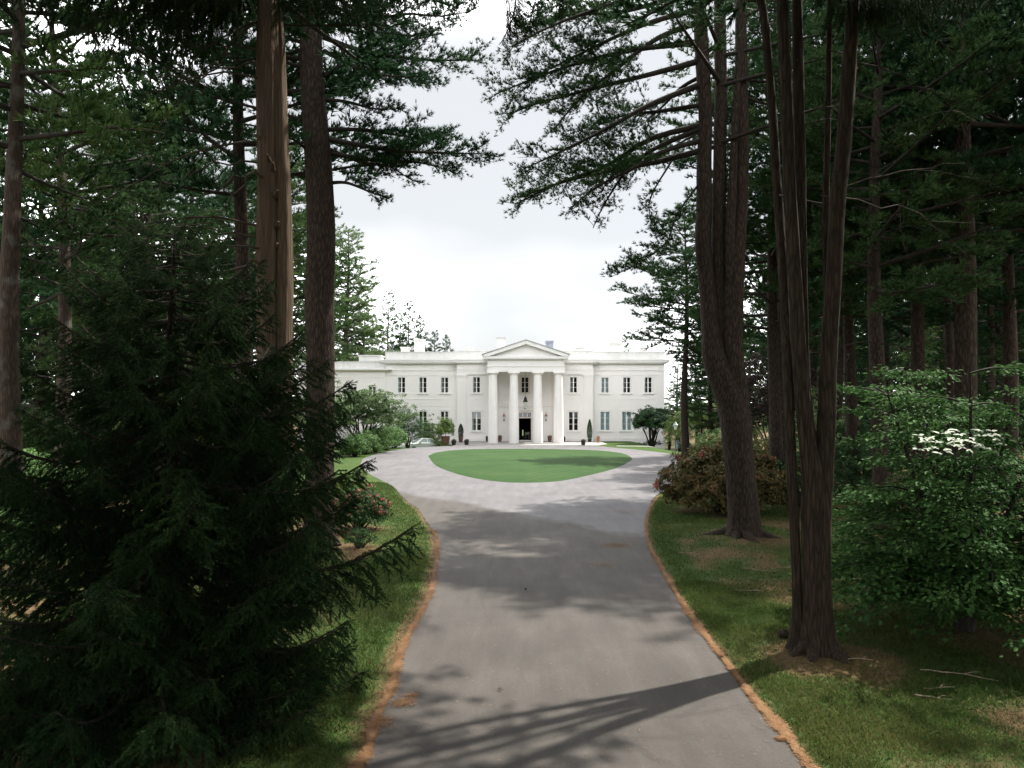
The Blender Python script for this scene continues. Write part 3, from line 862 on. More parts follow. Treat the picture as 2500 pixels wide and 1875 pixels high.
# entrance: casing, transom, doors standing open, hall
b = Buf()
for s in (-1, 1): box(b, *((dx, dx + .2) if s > 0 else (-dx - .2, -dx)), YC - .06, YC + .03, .1, tz + .2)
box(b, -dx, dx, YC - .06, YC + .03, tz, tz + .2); box(b, -dx - .3, dx + .3, YC - .14, YC + .03, tz + .2, tz + .32)
dc = part('door_casing', b, M['cream'])
b = Buf(); box(b, -dx, dx, YC + .1, YC + .2, dz1, dz1 + .16)
for q in (-.265, .265): box(b, q - .03, q + .03, YC + .12, YC + .19, dz1 + .16, tz)
part('transom_bar', b, M['cream'], dc)
for q0, q1 in ((-dx, -.295), (-.235, .235), (.295, dx)):
    pbox('pane', q0, q1, YC + .15, YC + .16, dz1 + .16, tz, M['glass'], dc)
for s in (-1, 1):
    b = Buf(); x = s * (dx - .05)
    box(b, x - .025, x + .025, YC + .25, YC + 1.0, dz0, dz1)
    for zz0, zz1 in ((.4, 1.2), (1.35, 2.7)): box(b, x - .035, x + .035, YC + .4, YC + .85, zz0, zz1)
    do = part('door', b, M['black'])
    b = Buf(); lathe(b, [(.001, -.03), (.03, 0), (.001, .03)], 8, 0, (x - s * .06, YC + .92, 1.15)); part('handle', b, M['copper_metal'], do)
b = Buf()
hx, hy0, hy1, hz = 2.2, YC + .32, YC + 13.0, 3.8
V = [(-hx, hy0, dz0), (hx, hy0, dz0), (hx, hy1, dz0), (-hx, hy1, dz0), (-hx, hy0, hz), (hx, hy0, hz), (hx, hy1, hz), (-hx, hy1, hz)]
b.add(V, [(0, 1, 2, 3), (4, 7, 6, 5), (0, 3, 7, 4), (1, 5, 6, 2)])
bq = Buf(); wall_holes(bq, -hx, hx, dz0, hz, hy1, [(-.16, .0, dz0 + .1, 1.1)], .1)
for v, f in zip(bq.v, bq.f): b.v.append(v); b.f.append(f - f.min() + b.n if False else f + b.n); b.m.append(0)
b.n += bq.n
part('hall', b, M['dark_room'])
tb = pbox('hall_table', .12, .62, YC + 4.0, YC + 4.9, 1.0, 1.06, M['trim'])
for lx in (.16, .54): pbox('table_leg', lx, lx + .05, YC + 4.05, YC + 4.12, dz0, .999, M['trim'], tb)
pbox('table_cloth', .1, .64, YC + 3.97, YC + 3.99, .72, 1.06, M['trim'], tb)
pbox('belt_course', -3.3, 3.3, YC - .10, YC + .02, 4.32, 4.42, M['cream'])

# left service wing, lower
YL = 92.7
holes = [window(-21.6, 5.6, 6.9, .9, YL), window(-19.2, 5.6, 6.9, .9, YL), window(-24.6, 5.6, 6.9, .9, YL)]
b = Buf(); wall_holes(b, -28.6, -17.6, -2, 9.0, YL, holes)
b.add([(-28.6, YL, -2), (-28.6, YL + 12, -2), (-28.6, YL + 12, 9), (-28.6, YL, 9)], [(3, 2, 1, 0)])
b.add([(-17.6, YL, -2), (-17.6, YW, -2), (-17.6, YW, 9), (-17.6, YL, 9)], [(0, 1, 2, 3)])
part('wing_wall', b, M['white'])
b = Buf(); box(b, -28.9, -17.3, YL - .3, YL + 12, 8.85, 8.97); box(b, -29.05, -16.75, YL - .5, YL + 12, 8.97, 9.12)
part('cornice', b, M['trim'])
b = Buf(); box(b, -28.6, -17.62, YL + .02, YL + .5, 9.12, 10.0); box(b, -28.65, -17.62, YL - .03, YL + .55, 10.0, 10.06)
part('parapet', b, M['weathered'])
pbox('roof', -28.5, -17.7, YL + .5, YL + 12, 9.0, 9.2, M['lead'])
b = Buf(); box(b, -21.0, -18.25, YL + .6, YL + 3, 10.0, 10.75); box(b, -21.1, -18.15, YL + .5, YL + 3.1, 10.75, 10.9)
part('attic_block', b, M['weathered'])
pbox('belt_course', -28.6, -17.65, YL - .05, YL + .03, 8.0, 8.07)


def stack(name, px0, px1, py0, Y, mat, capmat, z0=10.3, lip=.1):
    s = FPX / Y
    x0, x1 = (px0 - 1250) / s - XC, (px1 - 1250) / s - XC; z1 = CAMH - (py0 - HORZ) / s
    b = Buf(); box(b, x0 + lip, x1 - lip, Y - .7, Y + .7, z0, z1 - .3); box(b, x0 + lip * .4, x1 - lip * .4, Y - .78, Y + .78, z1 - .3, z1 - .18)
    ch = part(name, b, mat)
    pbox('cap', x0, x1, Y - .85, Y + .85, z1 - .18, z1, capmat, ch)


stack('chimney', 1011, 1037, 829, 99, M['weathered'], M['weathered'])
stack('chimney', 1212, 1235, 825, 98, M['weathered'], M['lead'])
stack('chimney', 1483, 1523, 837, 98, M['weathered'], M['weathered'])
stack('chimney', 1331, 1351, 833, 98, M['slate_blue'], M['slate_blue'], lip=.06)
stack('roof_vent', 1139, 1158, 848, 97, M['weathered'], M['weathered'])
stack('roof_vent', 1406, 1424, 850, 97, M['weathered'], M['lead'])
stack('roof_vent', 1560, 1580, 849, 97, M['weathered'], M['lead'])
stack('roof_vent', 979, 1001, 848, 99, M['weathered'], M['weathered'])

# terrace: stone paving in front of the portico
terr = empty('terrace', (XC, 84, 0), 'pale stone terrace slab at the foot of the portico columns', 'terrace')
b = Buf()
prof = [(-9.3, 92.2), (-9.3, 84.5), (-8.2, 82.3), (-6.2, 81.6), (6.2, 81.6), (8.2, 82.3), (9.3, 84.5), (9.3, 92.2)]
n = len(prof)
V = [(x, y - 84, -.9) for x, y in prof] + [(x, y - 84, .065) for x, y in prof]
b.add(V, [[n + i for i in range(n)]]); b.add(V, [(i, (i + 1) % n, n + (i + 1) % n, n + i) for i in range(n)])
b.obj('paving', M['stone'], terr)
b = Buf(); box(b, -6.3, 6.3, -2.75, -2.40, -.1, .045); b.obj('step', M['stone'], terr)
for s in (-1, 1):
    boxobj('corner_slab', ((6.4, 8.1) if s > 0 else (-8.1, -6.4)) + (-2.9, -1.75, -.1, .05), M['stone'], terr)


# lanterns
def wall_lantern(x, label):
    e = empty('wall_lantern', (XC + x, YC - .3, 2.55), label, 'lantern', 'wall lanterns beside the door')
    b = Buf(); lathe(b, [(.02, 0), (.07, .05), (.04, .14), (.10, .22), (.03, .24)], 10); tube(b, [(0, 0, .2), (0, .1, .12), (0, .29, .15)], .02, 6); box(b, -.06, .06, .25, .30, 0, .36); b.obj('bracket', M['black'], e)
    b = Buf(); lathe(b, [(.09, .25), (.14, .62)], 6); b.obj('glass', M['lamp_glass'], e)
    b = Buf(); lathe(b, [(.20, .62), (.17, .70), (.07, .80), (.10, .86), (.03, .93), (.01, 1.2), (.0, 1.21)], 10); b.obj('cap', M['copper_metal'], e)


wall_lantern(-2.62, 'small copper wall lantern left of the mansion door')
wall_lantern(2.62, 'small copper wall lantern right of the mansion door')
e = empty('hanging_lantern', (XC, 89.4, 4.1), 'black lantern hanging on a rod in the middle of the portico', 'lantern')
b = Buf(); tube(b, [(0, 0, 1.5), (0, 0, 4.62)], .015, 6); b.obj('rod', M['black'], e)
b = Buf(); lathe(b, [(.30, .82), (.30, .88), (.22, 1.05), (.16, 1.3), (.04, 1.5), (.0, 1.56)], 12); b.obj('cap', M['black'], e)
b = Buf(); lathe(b, [(.17, 0), (.23, .82)], 8); b.obj('glass', M['lamp_glass'], e)
b = Buf(); lathe(b, [(.0, -.06), (.12, -.04), (.19, 0), (.19, .04)], 8)
for k in range(4):
    a = k * PI / 2 + .3; tube(b, [(.18 * math.cos(a), .18 * math.sin(a), 0), (.24 * math.cos(a), .24 * math.sin(a), .84)], .014, 4)
b.obj('frame', M['verdigris'], e)


# ------------------------------------------------------------------ foliage generators
def needles(b, P, Dv, nn, ln, wd, spread, rng, mat=1, up=0.0, jitter=.25):
    """nn thin triangles fanning round each axis"""
    P = np.repeat(np.asarray(P, np.float32), nn, 0); A = np.repeat(unit(Dv), nn, 0)
    n = len(P)
    R = rng.normal(size=(n, 3)); R -= (R * A).sum(1, keepdims=True) * A; R = unit(R)
    d = unit(A + R * (spread * rng.uniform(.45, 1.15, (n, 1))) + np.array([0, 0, up]))
    s = unit(np.cross(d, rng.normal(size=(n, 3))))
    L = ln * rng.uniform(1 - jitter, 1 + jitter, (n, 1))
    Wd = wd * rng.uniform(.8, 1.2, (n, 1)) * .5
    V = np.stack([P - s * Wd, P + s * Wd, P + d * L], 1).reshape(-1, 3)
    b.add(V, np.arange(3 * n).reshape(-1, 3), mat)


def pine_limb(b, pts, r0, rng, Ls=None, t0=.28, step=.28, tuft=.115, nn=8, ln=.15, wd=.016, sub2=True, flat=.35, droop=0.0, wood=True):
    """one white-pine limb: wood, side branchlets lying in a rough plane, upright needle tufts"""
    C = curve(pts, 14); seg = np.linalg.norm(np.diff(C, axis=0), axis=1); s = np.r_[0, np.cumsum(seg)]; L = s[-1]
    if wood: tube(b, C, r0 * (1 - .88 * s / L) + .004, 6, 0, cap=False)
    Ls = Ls or .36 * L
    P, Dd = [], []
    ts = np.arange(t0, 1.0, step / L)
    side = 1
    for t in ts:
        side = -side
        o = np.array([np.interp(t * L, s, C[:, k]) for k in range(3)])
        o2 = np.array([np.interp(min(1, t + .04) * L, s, C[:, k]) for k in range(3)])
        ax = unit(o2 - o + 1e-6)
        lat = unit(np.cross(ax, [0, 0, 1])) * side
        ang = rng.uniform(.65, 1.1)
        l = Ls * (1.05 - .72 * t) * rng.uniform(.55, 1.15)
        d = unit(ax * math.cos(ang) + lat * math.sin(ang) + np.array([0, 0, rng.normal(.12, flat)]))
        m = 5
        q = np.linspace(0, 1, m)[:, None]
        bend = np.array([0, 0, 1.0]) * (q ** 2) * l * (rng.uniform(-.05, .22) - droop)
        S = o + d * l * q + bend
        if wood: tube(b, S, .009 * (1 - .7 * q[:, 0]) + .002, 3, 0, cap=False)
        k = max(2, int(l * .8 / tuft))
        u = rng.uniform(.2, 1, k)
        Pu = o + d * l * u[:, None] + np.array([0, 0, 1.0]) * (u[:, None] ** 2) * l * .06
        P.append(Pu); Dd.append(np.repeat((d * .8 + [0, 0, .5])[None], k, 0))
        if sub2:
            k2 = int(k * 1.7)
            u = rng.uniform(.25, 1, k2)[:, None]
            l2 = np.cross(d, [0, 0, 1]); off = rng.choice([-1, 1], (k2, 1)) * rng.uniform(.08, .30, (k2, 1)) * (l / 1.2) ** .5
            P.append(o + d * l * u + l2 * off + d * np.abs(off) * .8 + np.array([0, 0, 1.0]) * rng.normal(.05, .05, (k2, 1)))
            Dd.append(unit(d * .8 + l2 * np.sign(off) * .7 + [0, 0, .55]))
    kt = max(3, int(L * .25 / tuft)); u = rng.uniform(.75, 1, kt)
    P.append(np.stack([np.interp(u * L, s, C[:, k]) for k in range(3)], 1)); Dd.append(np.repeat(unit(C[-1] - C[-3] + [0, 0, .3])[None], kt, 0))
    P = np.concatenate(P); Dd = np.concatenate(Dd) + rng.normal(0, .25, (len(P), 3))
    needles(b, P, Dd, nn, ln, wd, .8, rng)


def dead_limb(b, o, d, L, rng, r=.03, n=7, kids=4, curl=.25):
    q = np.linspace(0, 1, n)[:, None]; d = unit(d)
    C = o + d * L * q + rng.normal(0, .035 * L, (n, 3)) * q + np.array([0, 0, -curl]) * L * q ** 2
    tube(b, C, r * (1 - .85 * q[:, 0]), 5, 0, cap=False)
    if kids > 0:
        for _ in range(kids):
            i = rng.integers(2, n - 1)
            dead_limb(b, C[i], d + rng.normal(0, .55, 3), L * rng.uniform(.25, .5), rng, r * .4, 5, kids - 3, curl)


def pine_variant(seed, H=24.0, start=.36, nb=58, R=4.2, nn=8, ln=.25, wd=.048, tuft=.10, dead=8, dia=.62, shape='pine'):
    rng = np.random.default_rng(seed)
    bt = Buf(); z = np.linspace(-.4, H, 26)
    wob = np.column_stack([.10 * np.sin(z * .35 + seed), .10 * np.sin(z * .28 + 2 * seed), z * 0])
    rr = dia / 2 * (1 - .93 * np.clip(z / H, 0, 1) ** 1.15) + .14 * np.exp(-np.clip(z, 0, 9) * 1.6)
    tube(bt, wob + np.column_stack([z * 0, z * 0, z]), rr, 12, 0, lobes=.05, seed=seed)
    bc = Buf()
    for k in range(nb):
        h = start + (1 - start) * ((k + rng.uniform(0, 1)) / nb) ** .92
        f = (h - start) / (1 - start)
        if shape == 'pine':
            L = R * (.55 + .6 * math.sin(min(1, f * 1.6 + .25) * PI * .62)) * (1 - f) ** .55 * rng.uniform(.6, 1.2) + .4
        else:
            L = R * (1 - f) ** .85 * rng.uniform(.75, 1.1) + .25
        az = k * 2.399 + rng.normal(0, .35)
        dv = np.array([math.cos(az), math.sin(az), 0]); zz_ = h * H
        rise = (-.05 + .55 * f) + rng.normal(0, .10)
        c = np.array([np.interp(zz_, z, wob[:, 0]), np.interp(zz_, z, wob[:, 1]), zz_])
        lat = np.cross(dv, [0, 0, 1]) * rng.normal(0, .12)
        pts = [c + (dv + lat * t) * L * t + np.array([0, 0, L * (rise * t + .10 * t * t)]) for t in (0, .35, .7, 1)]
        pine_limb(bc, pts, .03 + .011 * L, rng, t0=.22, step=.30, Ls=.44 * L + .15, tuft=tuft, nn=nn, ln=ln, wd=wd, flat=.42)
    for k in range(dead):
        zz_ = H * rng.uniform(.12, start + .1); az = rng.uniform(0, 6.28)
        dead_limb(bc, np.array([0, 0, zz_]), np.array([math.cos(az), math.sin(az), rng.uniform(-.1, .2)]), rng.uniform(.8, 2.6), rng, .03, kids=2)
    return bt.mesh('pine_trunk', True), bc.mesh('pine_crown', smooth_mats=[0])


VAR = [pine_variant(s, 24, st, nb, R) for s, st, nb, R in ((1, .34, 58, 4.3), (2, .30, 62, 4.0), (3, .42, 50, 4.6), (4, .13, 104, 3.9), (6, .42, 70, 4.7))]
VARC = [pine_variant(s, 15, .16, 60, 3.0, shape='cone', dead=4, dia=.4) for s in (11, 12)]


def set_mats(me, mats):
    me = me.copy()
    me.materials.clear()
    for m in mats: me.materials.append(m)
    return me


MESHES = {}
def meshes_for(kind, v, leaf, bark):
    key = (kind, v, leaf, bark)
    if key not in MESHES:
        t, c = (VAR if kind == 'pine' else VARC)[v]
        # copies of the same shape with another material share the data through object-level slots
        MESHES[key] = (t, c)
    return MESHES[key]


for t, c in VAR + VARC:
    t.materials.append(M['pine_bark']); c.materials.append(M['twig']); c.materials.append(M['pine'])


def slot(o, i, mat):
    o.material_slots[i].link = 'OBJECT'; o.material_slots[i].material = mat


def pine(x, y, H, v, label, group, leaf='pine', bark='pine_bark', kind='pine', rz=None, wide=1.0, lean=(0, 0), name='pine_tree', trunk_scale=1.0):
    base_h = 24.0 if kind == 'pine' else 15.0
    s = H / base_h
    rz = (x * 7.3 + y * 3.1) % 6.28 if rz is None else rz
    e = link(name, None, None, (x, y, float(gz(x, y))), (lean[0], lean[1], rz), (s * wide, s * wide, s))
    tag(e, label, 'tree', group)
    t, c = (VAR if kind == 'pine' else VARC)[v]
    to = link('trunk', t, e); to.scale = (trunk_scale, trunk_scale, 1)
    co = link('crown', c, e)
    if bark != 'pine_bark': slot(to, 0, M[bark])
    if leaf != 'pine': slot(co, 1, M[leaf])
    return e


# ---- trees of the woods
rng = np.random.default_rng(42)
LW, RW = 'pines in the wood left of the drive', 'pines in the wood right of the drive'
taken = []
def at_px(px, Y): return (px - 1250) / FPX * Y
for i, (px, Y, H, v, lab, bark, leaf) in enumerate([
    (36, 20, 25, 2, 'lichen-spotted pine trunk standing furthest left in the photo', 'pine_bark_lichen', 'pine_light'),
    (165, 27, 24, 0, 'slim reddish-brown pine trunk second from the left edge, leaning right', 'pine_bark_lichen', 'pine'),
    (588, 24, 26, 2, 'dark pine trunk just left of the pale bare-barked trunk', 'pine_bark', 'pine_dark')]):
    X = at_px(px, Y); taken.append((X, Y))
    pine(X, Y, H, v, lab, LW, leaf, bark, lean=(0, .05 if i == 1 else 0), wide=.92)
for px, Y in ((362, 38), (250, 42), (470, 45), (100, 47), (700, 50), (-60, 32)):
    X = at_px(px, Y); taken.append((X, Y))
for px, Y, H, lab in ((2245, 31, 26, 'straight dark pine trunk just above the top of the dogwood'), (2349, 25.5, 27, 'thickest pine trunk behind the dogwood on the right'),
                      (2075, 34, 24, 'slender pine trunk just right of the many-stemmed cedar')):
    X = at_px(px, Y); taken.append((X, Y))
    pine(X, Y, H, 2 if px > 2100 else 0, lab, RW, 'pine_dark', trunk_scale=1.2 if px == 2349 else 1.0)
for px, Y in ((2313, 36), (2143, 25), (2460, 30), (2166, 46), (2047, 44), (1889, 31), (1912, 32.5), (1985, 50)):
    X = at_px(px, Y); taken.append((X, Y))
L_LAB = 'tall pine among many in the dim wood left of the drive'
R_LAB = 'tall pine among many in the dim wood right of the drive'
for j, (X, Y) in enumerate(taken[3:9]): pine(X, Y, 22 + j % 4, j % 4, L_LAB, LW, ('pine', 'pine_light', 'pine_dark')[j % 3])
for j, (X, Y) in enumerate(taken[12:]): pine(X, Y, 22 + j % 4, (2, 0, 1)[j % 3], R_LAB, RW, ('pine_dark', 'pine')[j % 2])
# random fill of the woods
for side in (-1, 1):
    tries = 0; made = 0
    while made < 34 and tries < 4000:
        tries += 1
        Y = rng.uniform(36, 112); X = side * rng.uniform(12, 78)
        if abs(X) > .78 * Y + 6: continue
        if side < 0 and X > -.19 * Y - 5.2: continue
        if side > 0 and X < .21 * Y + 6.0: continue
        if Y > 78 and -34 < X < 23: continue
        if min(math.hypot(X - a, Y - c) for a, c in taken) < 5.0: continue
        taken.append((X, Y)); made += 1
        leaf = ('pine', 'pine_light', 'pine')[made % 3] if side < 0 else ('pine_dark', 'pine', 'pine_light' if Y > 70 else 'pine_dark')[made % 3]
        pine(X, Y, rng.uniform(19, 26), (0, 1, 2, 3)[made % 4] if Y > 50 else (0, 2)[made % 2], L_LAB if side < 0 else R_LAB, LW if side < 0 else RW, leaf)
# pines added behind and beside the viewpoint, mostly unseen, to shade the near ground
for k, (X, Y, H) in enumerate(((11, 4.5, 24), (6.6, 1.5, 23), (-6.8, 2.5, 23), (7.0, -5, 25), (-6.4, -4, 24), (6.3, -11.5, 24), (-6.8, -11, 25), (16.5, 9, 24), (6.5, -19, 24), (-6.5, -19, 24), (12.5, -1.5, 25), (-12, -2, 24), (12.5, -10, 25), (-12.5, -10.5, 24), (0.5, -30, 25), (7, -28, 24), (-7, -27, 24), (-12, 7, 25), (19.5, 27, 24))):
    pine(X, Y, H, (2, 0, 1)[k % 3], 'tall pine added next to the viewpoint for shade, mostly out of frame', 'pines added for shade around the viewpoint', wide=1.3, leaf='pine_dark')

# beside the house
pine(at_px(848, 110), 110, 31, 3, 'tallest full green pine rising behind the left wing of the mansion', LW, 'maple', wide=1.35)
pine(at_px(800, 113), 113, 32, 3, 'broad green pine behind the end of the left wing', LW, 'pine_light', wide=1.35, rz=2.0)
pine(at_px(888, 118), 118, 22, 3, 'shorter green pine behind the left wing, beside the roof conifers', LW, 'maple', wide=1.3, rz=4.0)
pine(at_px(1674, 60), 60, 20.5, 4, 'single open pine rising right of the mansion above the pink rhododendron', RW, 'pine', rz=2.6, wide=1.2)
pine(at_px(1735, 63), 63, 17, 3, 'slimmer pine close behind the open pine right of the mansion', RW, 'pine')
for k, (px, Y, top, lab) in enumerate(((949, 122, 706, 'leftmost spiky conifer over the mansion roof'), (1000, 124, 729, 'tall conifer behind the left chimney of the mansion'), (1028, 126, 764, 'shorter conifer just right of the left chimney'), (1062, 127, 800, 'low rounded conifer over the left roof'), (1092, 128, 812, 'tiny conifer tip furthest right of the left roof group'), (975, 135, 760, 'conifer between the two tallest left roof conifers'), (1526, 124, 812, 'lone conifer top showing behind the right chimney'))):
    H = CAMH + (HORZ - top) / FPX * Y
    pine(at_px(px, Y), Y, H, k % 2, lab, 'conifers behind the mansion', 'pine', kind='cone', name='conifer_tree', wide=1.0)
for k, (px, Y, H) in enumerate(((1700, 95, 15), (1740, 86, 16), (1790, 92, 17), (1830, 80, 15), (1655, 112, 14), (1880, 88, 17))):
    pine(at_px(px, Y), Y, H, k % 2, 'bushy conifer filling the gap beside the mansion', 'conifers beside the mansion', ('pine', 'maple')[k % 2], kind='cone', name='conifer_tree', wide=1.15)


for k in range(13):
    Y = 38 + 3.6 * k % 40; X = -(.21 * Y + 7 + (k * 5.3) % 16)
    pine(X, Y, 9 + (k * 2.3) % 6, k % 2, 'young bushy conifer filling the left wood below the tall pines', 'young conifers in the left wood', ('pine_light', 'pine', 'maple')[k % 3], kind='cone', name='conifer_tree', wide=1.2)
for k in range(13):
    Y = 36 + 3.9 * k % 44; X = .27 * Y + 8 + (k * 5.9) % 20
    pine(X, Y, 9 + (k * 2.7) % 7, k % 2, 'young bushy conifer filling the right wood below the tall pines', 'young conifers in the right wood', ('pine_dark', 'pine', 'pine_light')[k % 3], kind='cone', name='conifer_tree', wide=1.2)


# ---- trunks with several stems near the drive
def stem(b, pts, dia, sides=18, lobes=.05, seed=0, n=30, flare=None, nl=5):
    C = curve(pts, n)
    d = curve([(x, 0, 0) for x in dia], n)[:, 0] / 2
    lo = np.full(n, lobes)
    if flare:
        h = C[:, 2] - C[0, 2]
        d = d * (1 + 1.7 * flare * np.exp(-np.maximum(h - .2, 0) * 3.2)); lo = lo + .24 * np.exp(-h * 2.2)
    tube(b, C, d, sides, 0, lobes=lo, seed=seed, nl=nl)
    return C


def roots(b, c, r, n, rng, L=.9, w=.10):
    for k in range(n):
        a = k / n * 6.28 + rng.uniform(-.4, .4); l = L * rng.uniform(.5, 1.2)
        q = np.linspace(0, 1, 7)
        P = np.column_stack([c[0] + np.cos(a + .25 * q) * (r * .6 + l * q), c[1] + np.sin(a + .25 * q) * (r * .6 + l * q), c[2] + .24 * (1 - q) ** 2 - .07 * q - .02])
        tube(b, P, w * (1 - .75 * q) + .01, 7, 0, lobes=.06, seed=k)


# R1: the big pine beside the rhododendron, trunk forking into four stems
Y1 = 22.6
o1 = np.array([at_px(1812, Y1), Y1, .03])
r1 = empty('forked_pine_tree', o1, 'massive dark pine forking into four stems beside the right rhododendron', 'tree')
b = Buf(); rg = np.random.default_rng(5)
T = lambda x, y, dy=0: TR(x, y, Y1 + dy) - o1
stem(b, [(0, 0, -.3), BR(1000, 560, Y1) - o1, BR(980, 350, Y1) - o1, BR(955, 100, Y1) - o1, T(880, 1560), T(862, 1440), T(845, 1250), T(825, 1050), T(830, 900), T(830, 700), T(835, 500), T(822, 250), T(812, 50), T(808, -250), T(815, -700)], [.92, .9, .86, .88, .76, .58, .50, .47, .46, .43, .40, .42, .38, .31, .13], 26, .035, 2, 56, .32, 6)
stem(b, [BR(950, 160, Y1) - o1, T(905, 1500, .1), T(895, 1200, .1), T(893, 950, .1), T(898, 700, .1), T(902, 400, .1), T(898, 100, .1), T(890, -300, .1), T(895, -700, .1)], [.62, .5, .44, .42, .40, .37, .36, .26, .1], 18, .035, 3, 40)
stem(b, [BR(985, 210, Y1) - o1, BR(975, 60, Y1) - o1, T(955, 1500, -.1), T(960, 1250, -.12), T(975, 1050, -.1), T(990, 850, 0), T(992, 500, 0), T(988, 100, 0), T(985, -300, 0), T(985, -650, 0)], [.72, .68, .60, .58, .50, .42, .42, .34, .24, .08], 20, .035, 4, 44)
stem(b, [T(945, 1200, -.2), T(940, 1020, -.25), T(952, 800, -.2), T(965, 500, -.15), T(985, 200, -.1), T(1000, -100, 0)], [.34, .30, .26, .22, .2, .15], 14, .03, 6, 26)
roots(b, (0, 0, .02), .62, 8, rg, 1.2, .17)
b.obj('trunk', M['pine_bark'], r1, True)
limbs = [
    [(800, 545), (600, 600), (400, 720), (200, 790), (10, 885)], [(800, 610), (650, 655), (520, 730), (380, 800), (250, 900)],
    [(795, 655), (600, 705), (300, 765), (30, 850)], [(790, 370), (600, 450), (400, 560), (200, 660), (50, 730)],
    [(780, 270), (600, 320), (400, 370), (100, 450), (-20, 500)], [(760, 190), (500, 220), (200, 300), (-80, 410)],
    [(760, 50), (560, 110), (300, 230), (80, 340)], [(720, -90), (480, 0), (200, 100), (0, 200)],
    [(780, 800), (710, 930), (670, 1040), (560, 1130), (430, 1195)], [(690, 700), (600, 850), (600, 950), (640, 1020)],
    [(790, 460), (640, 480), (480, 500), (330, 560)], [(790, 560), (620, 640), (500, 730), (400, 880), (350, 985)],
    [(780, 100), (620, 170), (450, 300), (300, 420), (180, 560)], [(770, -40), (600, 20), (420, 60), (250, 60), (60, 130)],
    [(760, -160), (560, -100), (380, -40), (150, 40)], [(1000, 420), (1060, 440), (1120, 455), (1180, 480)], [(1000, 80), (1080, 40), (1180, 60)], [(800, 330), (730, 380), (640, 470), (560, 540)]]
rg = np.random.default_rng(9)
for k, lm in enumerate(limbs):
    dy = rg.uniform(-2.2, 2.2)
    lm = [(lm[0][0] + (28 if lm[0][0] < 900 and k != 9 else 0), lm[0][1] - 6)] + lm[1:]
    n = len(lm); pts = [TR(x, y, Y1 + dy * i / (n - 1)) - o1 for i, (x, y) in enumerate(lm)]
    b = Buf(); L = np.linalg.norm(pts[-1] - pts[0])
    pine_limb(b, pts, .05 + .008 * L if k not in (8, 9) else .035, rg, Ls=.30 * L + .25, t0=.30, step=.145, tuft=.052, nn=9, ln=.13, wd=.020, flat=.5, droop=.08)
    b.obj('branch', [M['twig'], M['pine']], r1, smooth_mats=[0])
for k in range(14):
    b = Buf(); z0 = rg.uniform(12, 19); az = rg.uniform(-2.2, 2.2); L = rg.uniform(3, 5)
    d = np.array([math.cos(az), math.sin(az), 0.0]); c = np.array([T(895, 100)[0], 0, z0])
    pine_limb(b, [c + d * L * t + np.array([0, 0, L * (.12 * t)]) for t in (0, .35, .7, 1)], .07, rg, Ls=1.3, step=.22, tuft=.08, nn=8, ln=.17, wd=.03)
    b.obj('branch', [M['twig'], M['pine']], r1, smooth_mats=[0])

# L5: pine left of the drive
Y5 = 21.6
o5 = np.array([at_px(777, Y5), Y5, .0])
r5 = empty('pine_tree', o5, 'big pine with long layered boughs reaching over the sky, left edge of the drive', 'tree')
b = Buf(); T5 = lambda x, y, dy=0: TL(x, y, Y5 + dy) - o5
stem(b, [(0, 0, -.3), (.02, 0, 1.0), T5(1385, 1600), T5(1380, 1300), T5(1388, 1000), T5(1375, 700), T5(1352, 400), T5(1345, 250), T5(1340, 0), T5(1335, -400), T5(1340, -800)], [.86, .84, .80, .84, .82, .78, .70, .66, .6, .45, .15], 24, .03, 12, 50, .3)
roots(b, (0, 0, 0), .4, 6, rg, .8, .11)
b.obj('trunk', M['pine_bark'], r5, True)
limbs5 = [[(1390, 20), (1550, 90), (1750, 60), (1900, 70), (2030, 50)], [(1395, 160), (1550, 215), (1750, 250), (1900, 260), (2080, 260)], [(1400, 330), (1520, 260), (1640, 280), (1800, 350), (1860, 370)],
          [(1400, 600), (1520, 620), (1700, 650), (1900, 660), (2110, 665)], [(1410, 560), (1560, 560), (1700, 580), (1850, 600), (1960, 580)], [(1410, 640), (1560, 700), (1680, 720), (1780, 780)], [(1410, 660), (1600, 690), (1800, 700), (1950, 740)],
          [(1420, 790), (1500, 790), (1600, 830), (1680, 860)], [(1400, 430), (1500, 440), (1620, 470), (1740, 470)], [(1385, -120), (1600, -60), (1800, -20), (1960, 30)], [(1400, 220), (1560, 300), (1700, 330), (1830, 330)], [(1390, 80), (1560, 150), (1720, 180), (1880, 150)],
          [(1320, 640), (1260, 600), (1190, 600)], [(1320, 300), (1200, 260), (1050, 260), (900, 300)], [(1320, 100), (1150, 60), (950, 80), (800, 150)], [(1340, -200), (1150, -150), (950, -120)], [(1395, -40), (1500, 20), (1650, 130), (1750, 200)]]
for lm in limbs5:
    dy = rg.uniform(-1.8, 1.8); n = len(lm); pts = [TL(x, y, Y5 + dy * i / (n - 1)) - o5 for i, (x, y) in enumerate(lm)]
    b = Buf(); L = np.linalg.norm(pts[-1] - pts[0])
    pine_limb(b, pts, .04 + .008 * L, rg, Ls=.26 * L + .35, t0=.18, step=.13, tuft=.050, nn=9, ln=.14, wd=.022, flat=.3)
    b.obj('branch', [M['twig'], M['pine_dark']], r5, smooth_mats=[0])
for k in range(16):
    b = Buf(); z0 = rg.uniform(11, 19); az = rg.uniform(0, 6.28); L = rg.uniform(2.5, 4.5)
    if math.cos(az) > .3: az += PI
    d = np.array([math.cos(az), math.sin(az), 0.0])
    pine_limb(b, [np.array([-.4, 0, z0]) + d * L * t + np.array([0, 0, L * .1 * t]) for t in (0, .35, .7, 1)], .06, rg, Ls=1.2, step=.22, tuft=.08, nn=8, ln=.17, wd=.03)
    b.obj('branch', [M['twig'], M['pine_dark']], r5, smooth_mats=[0])


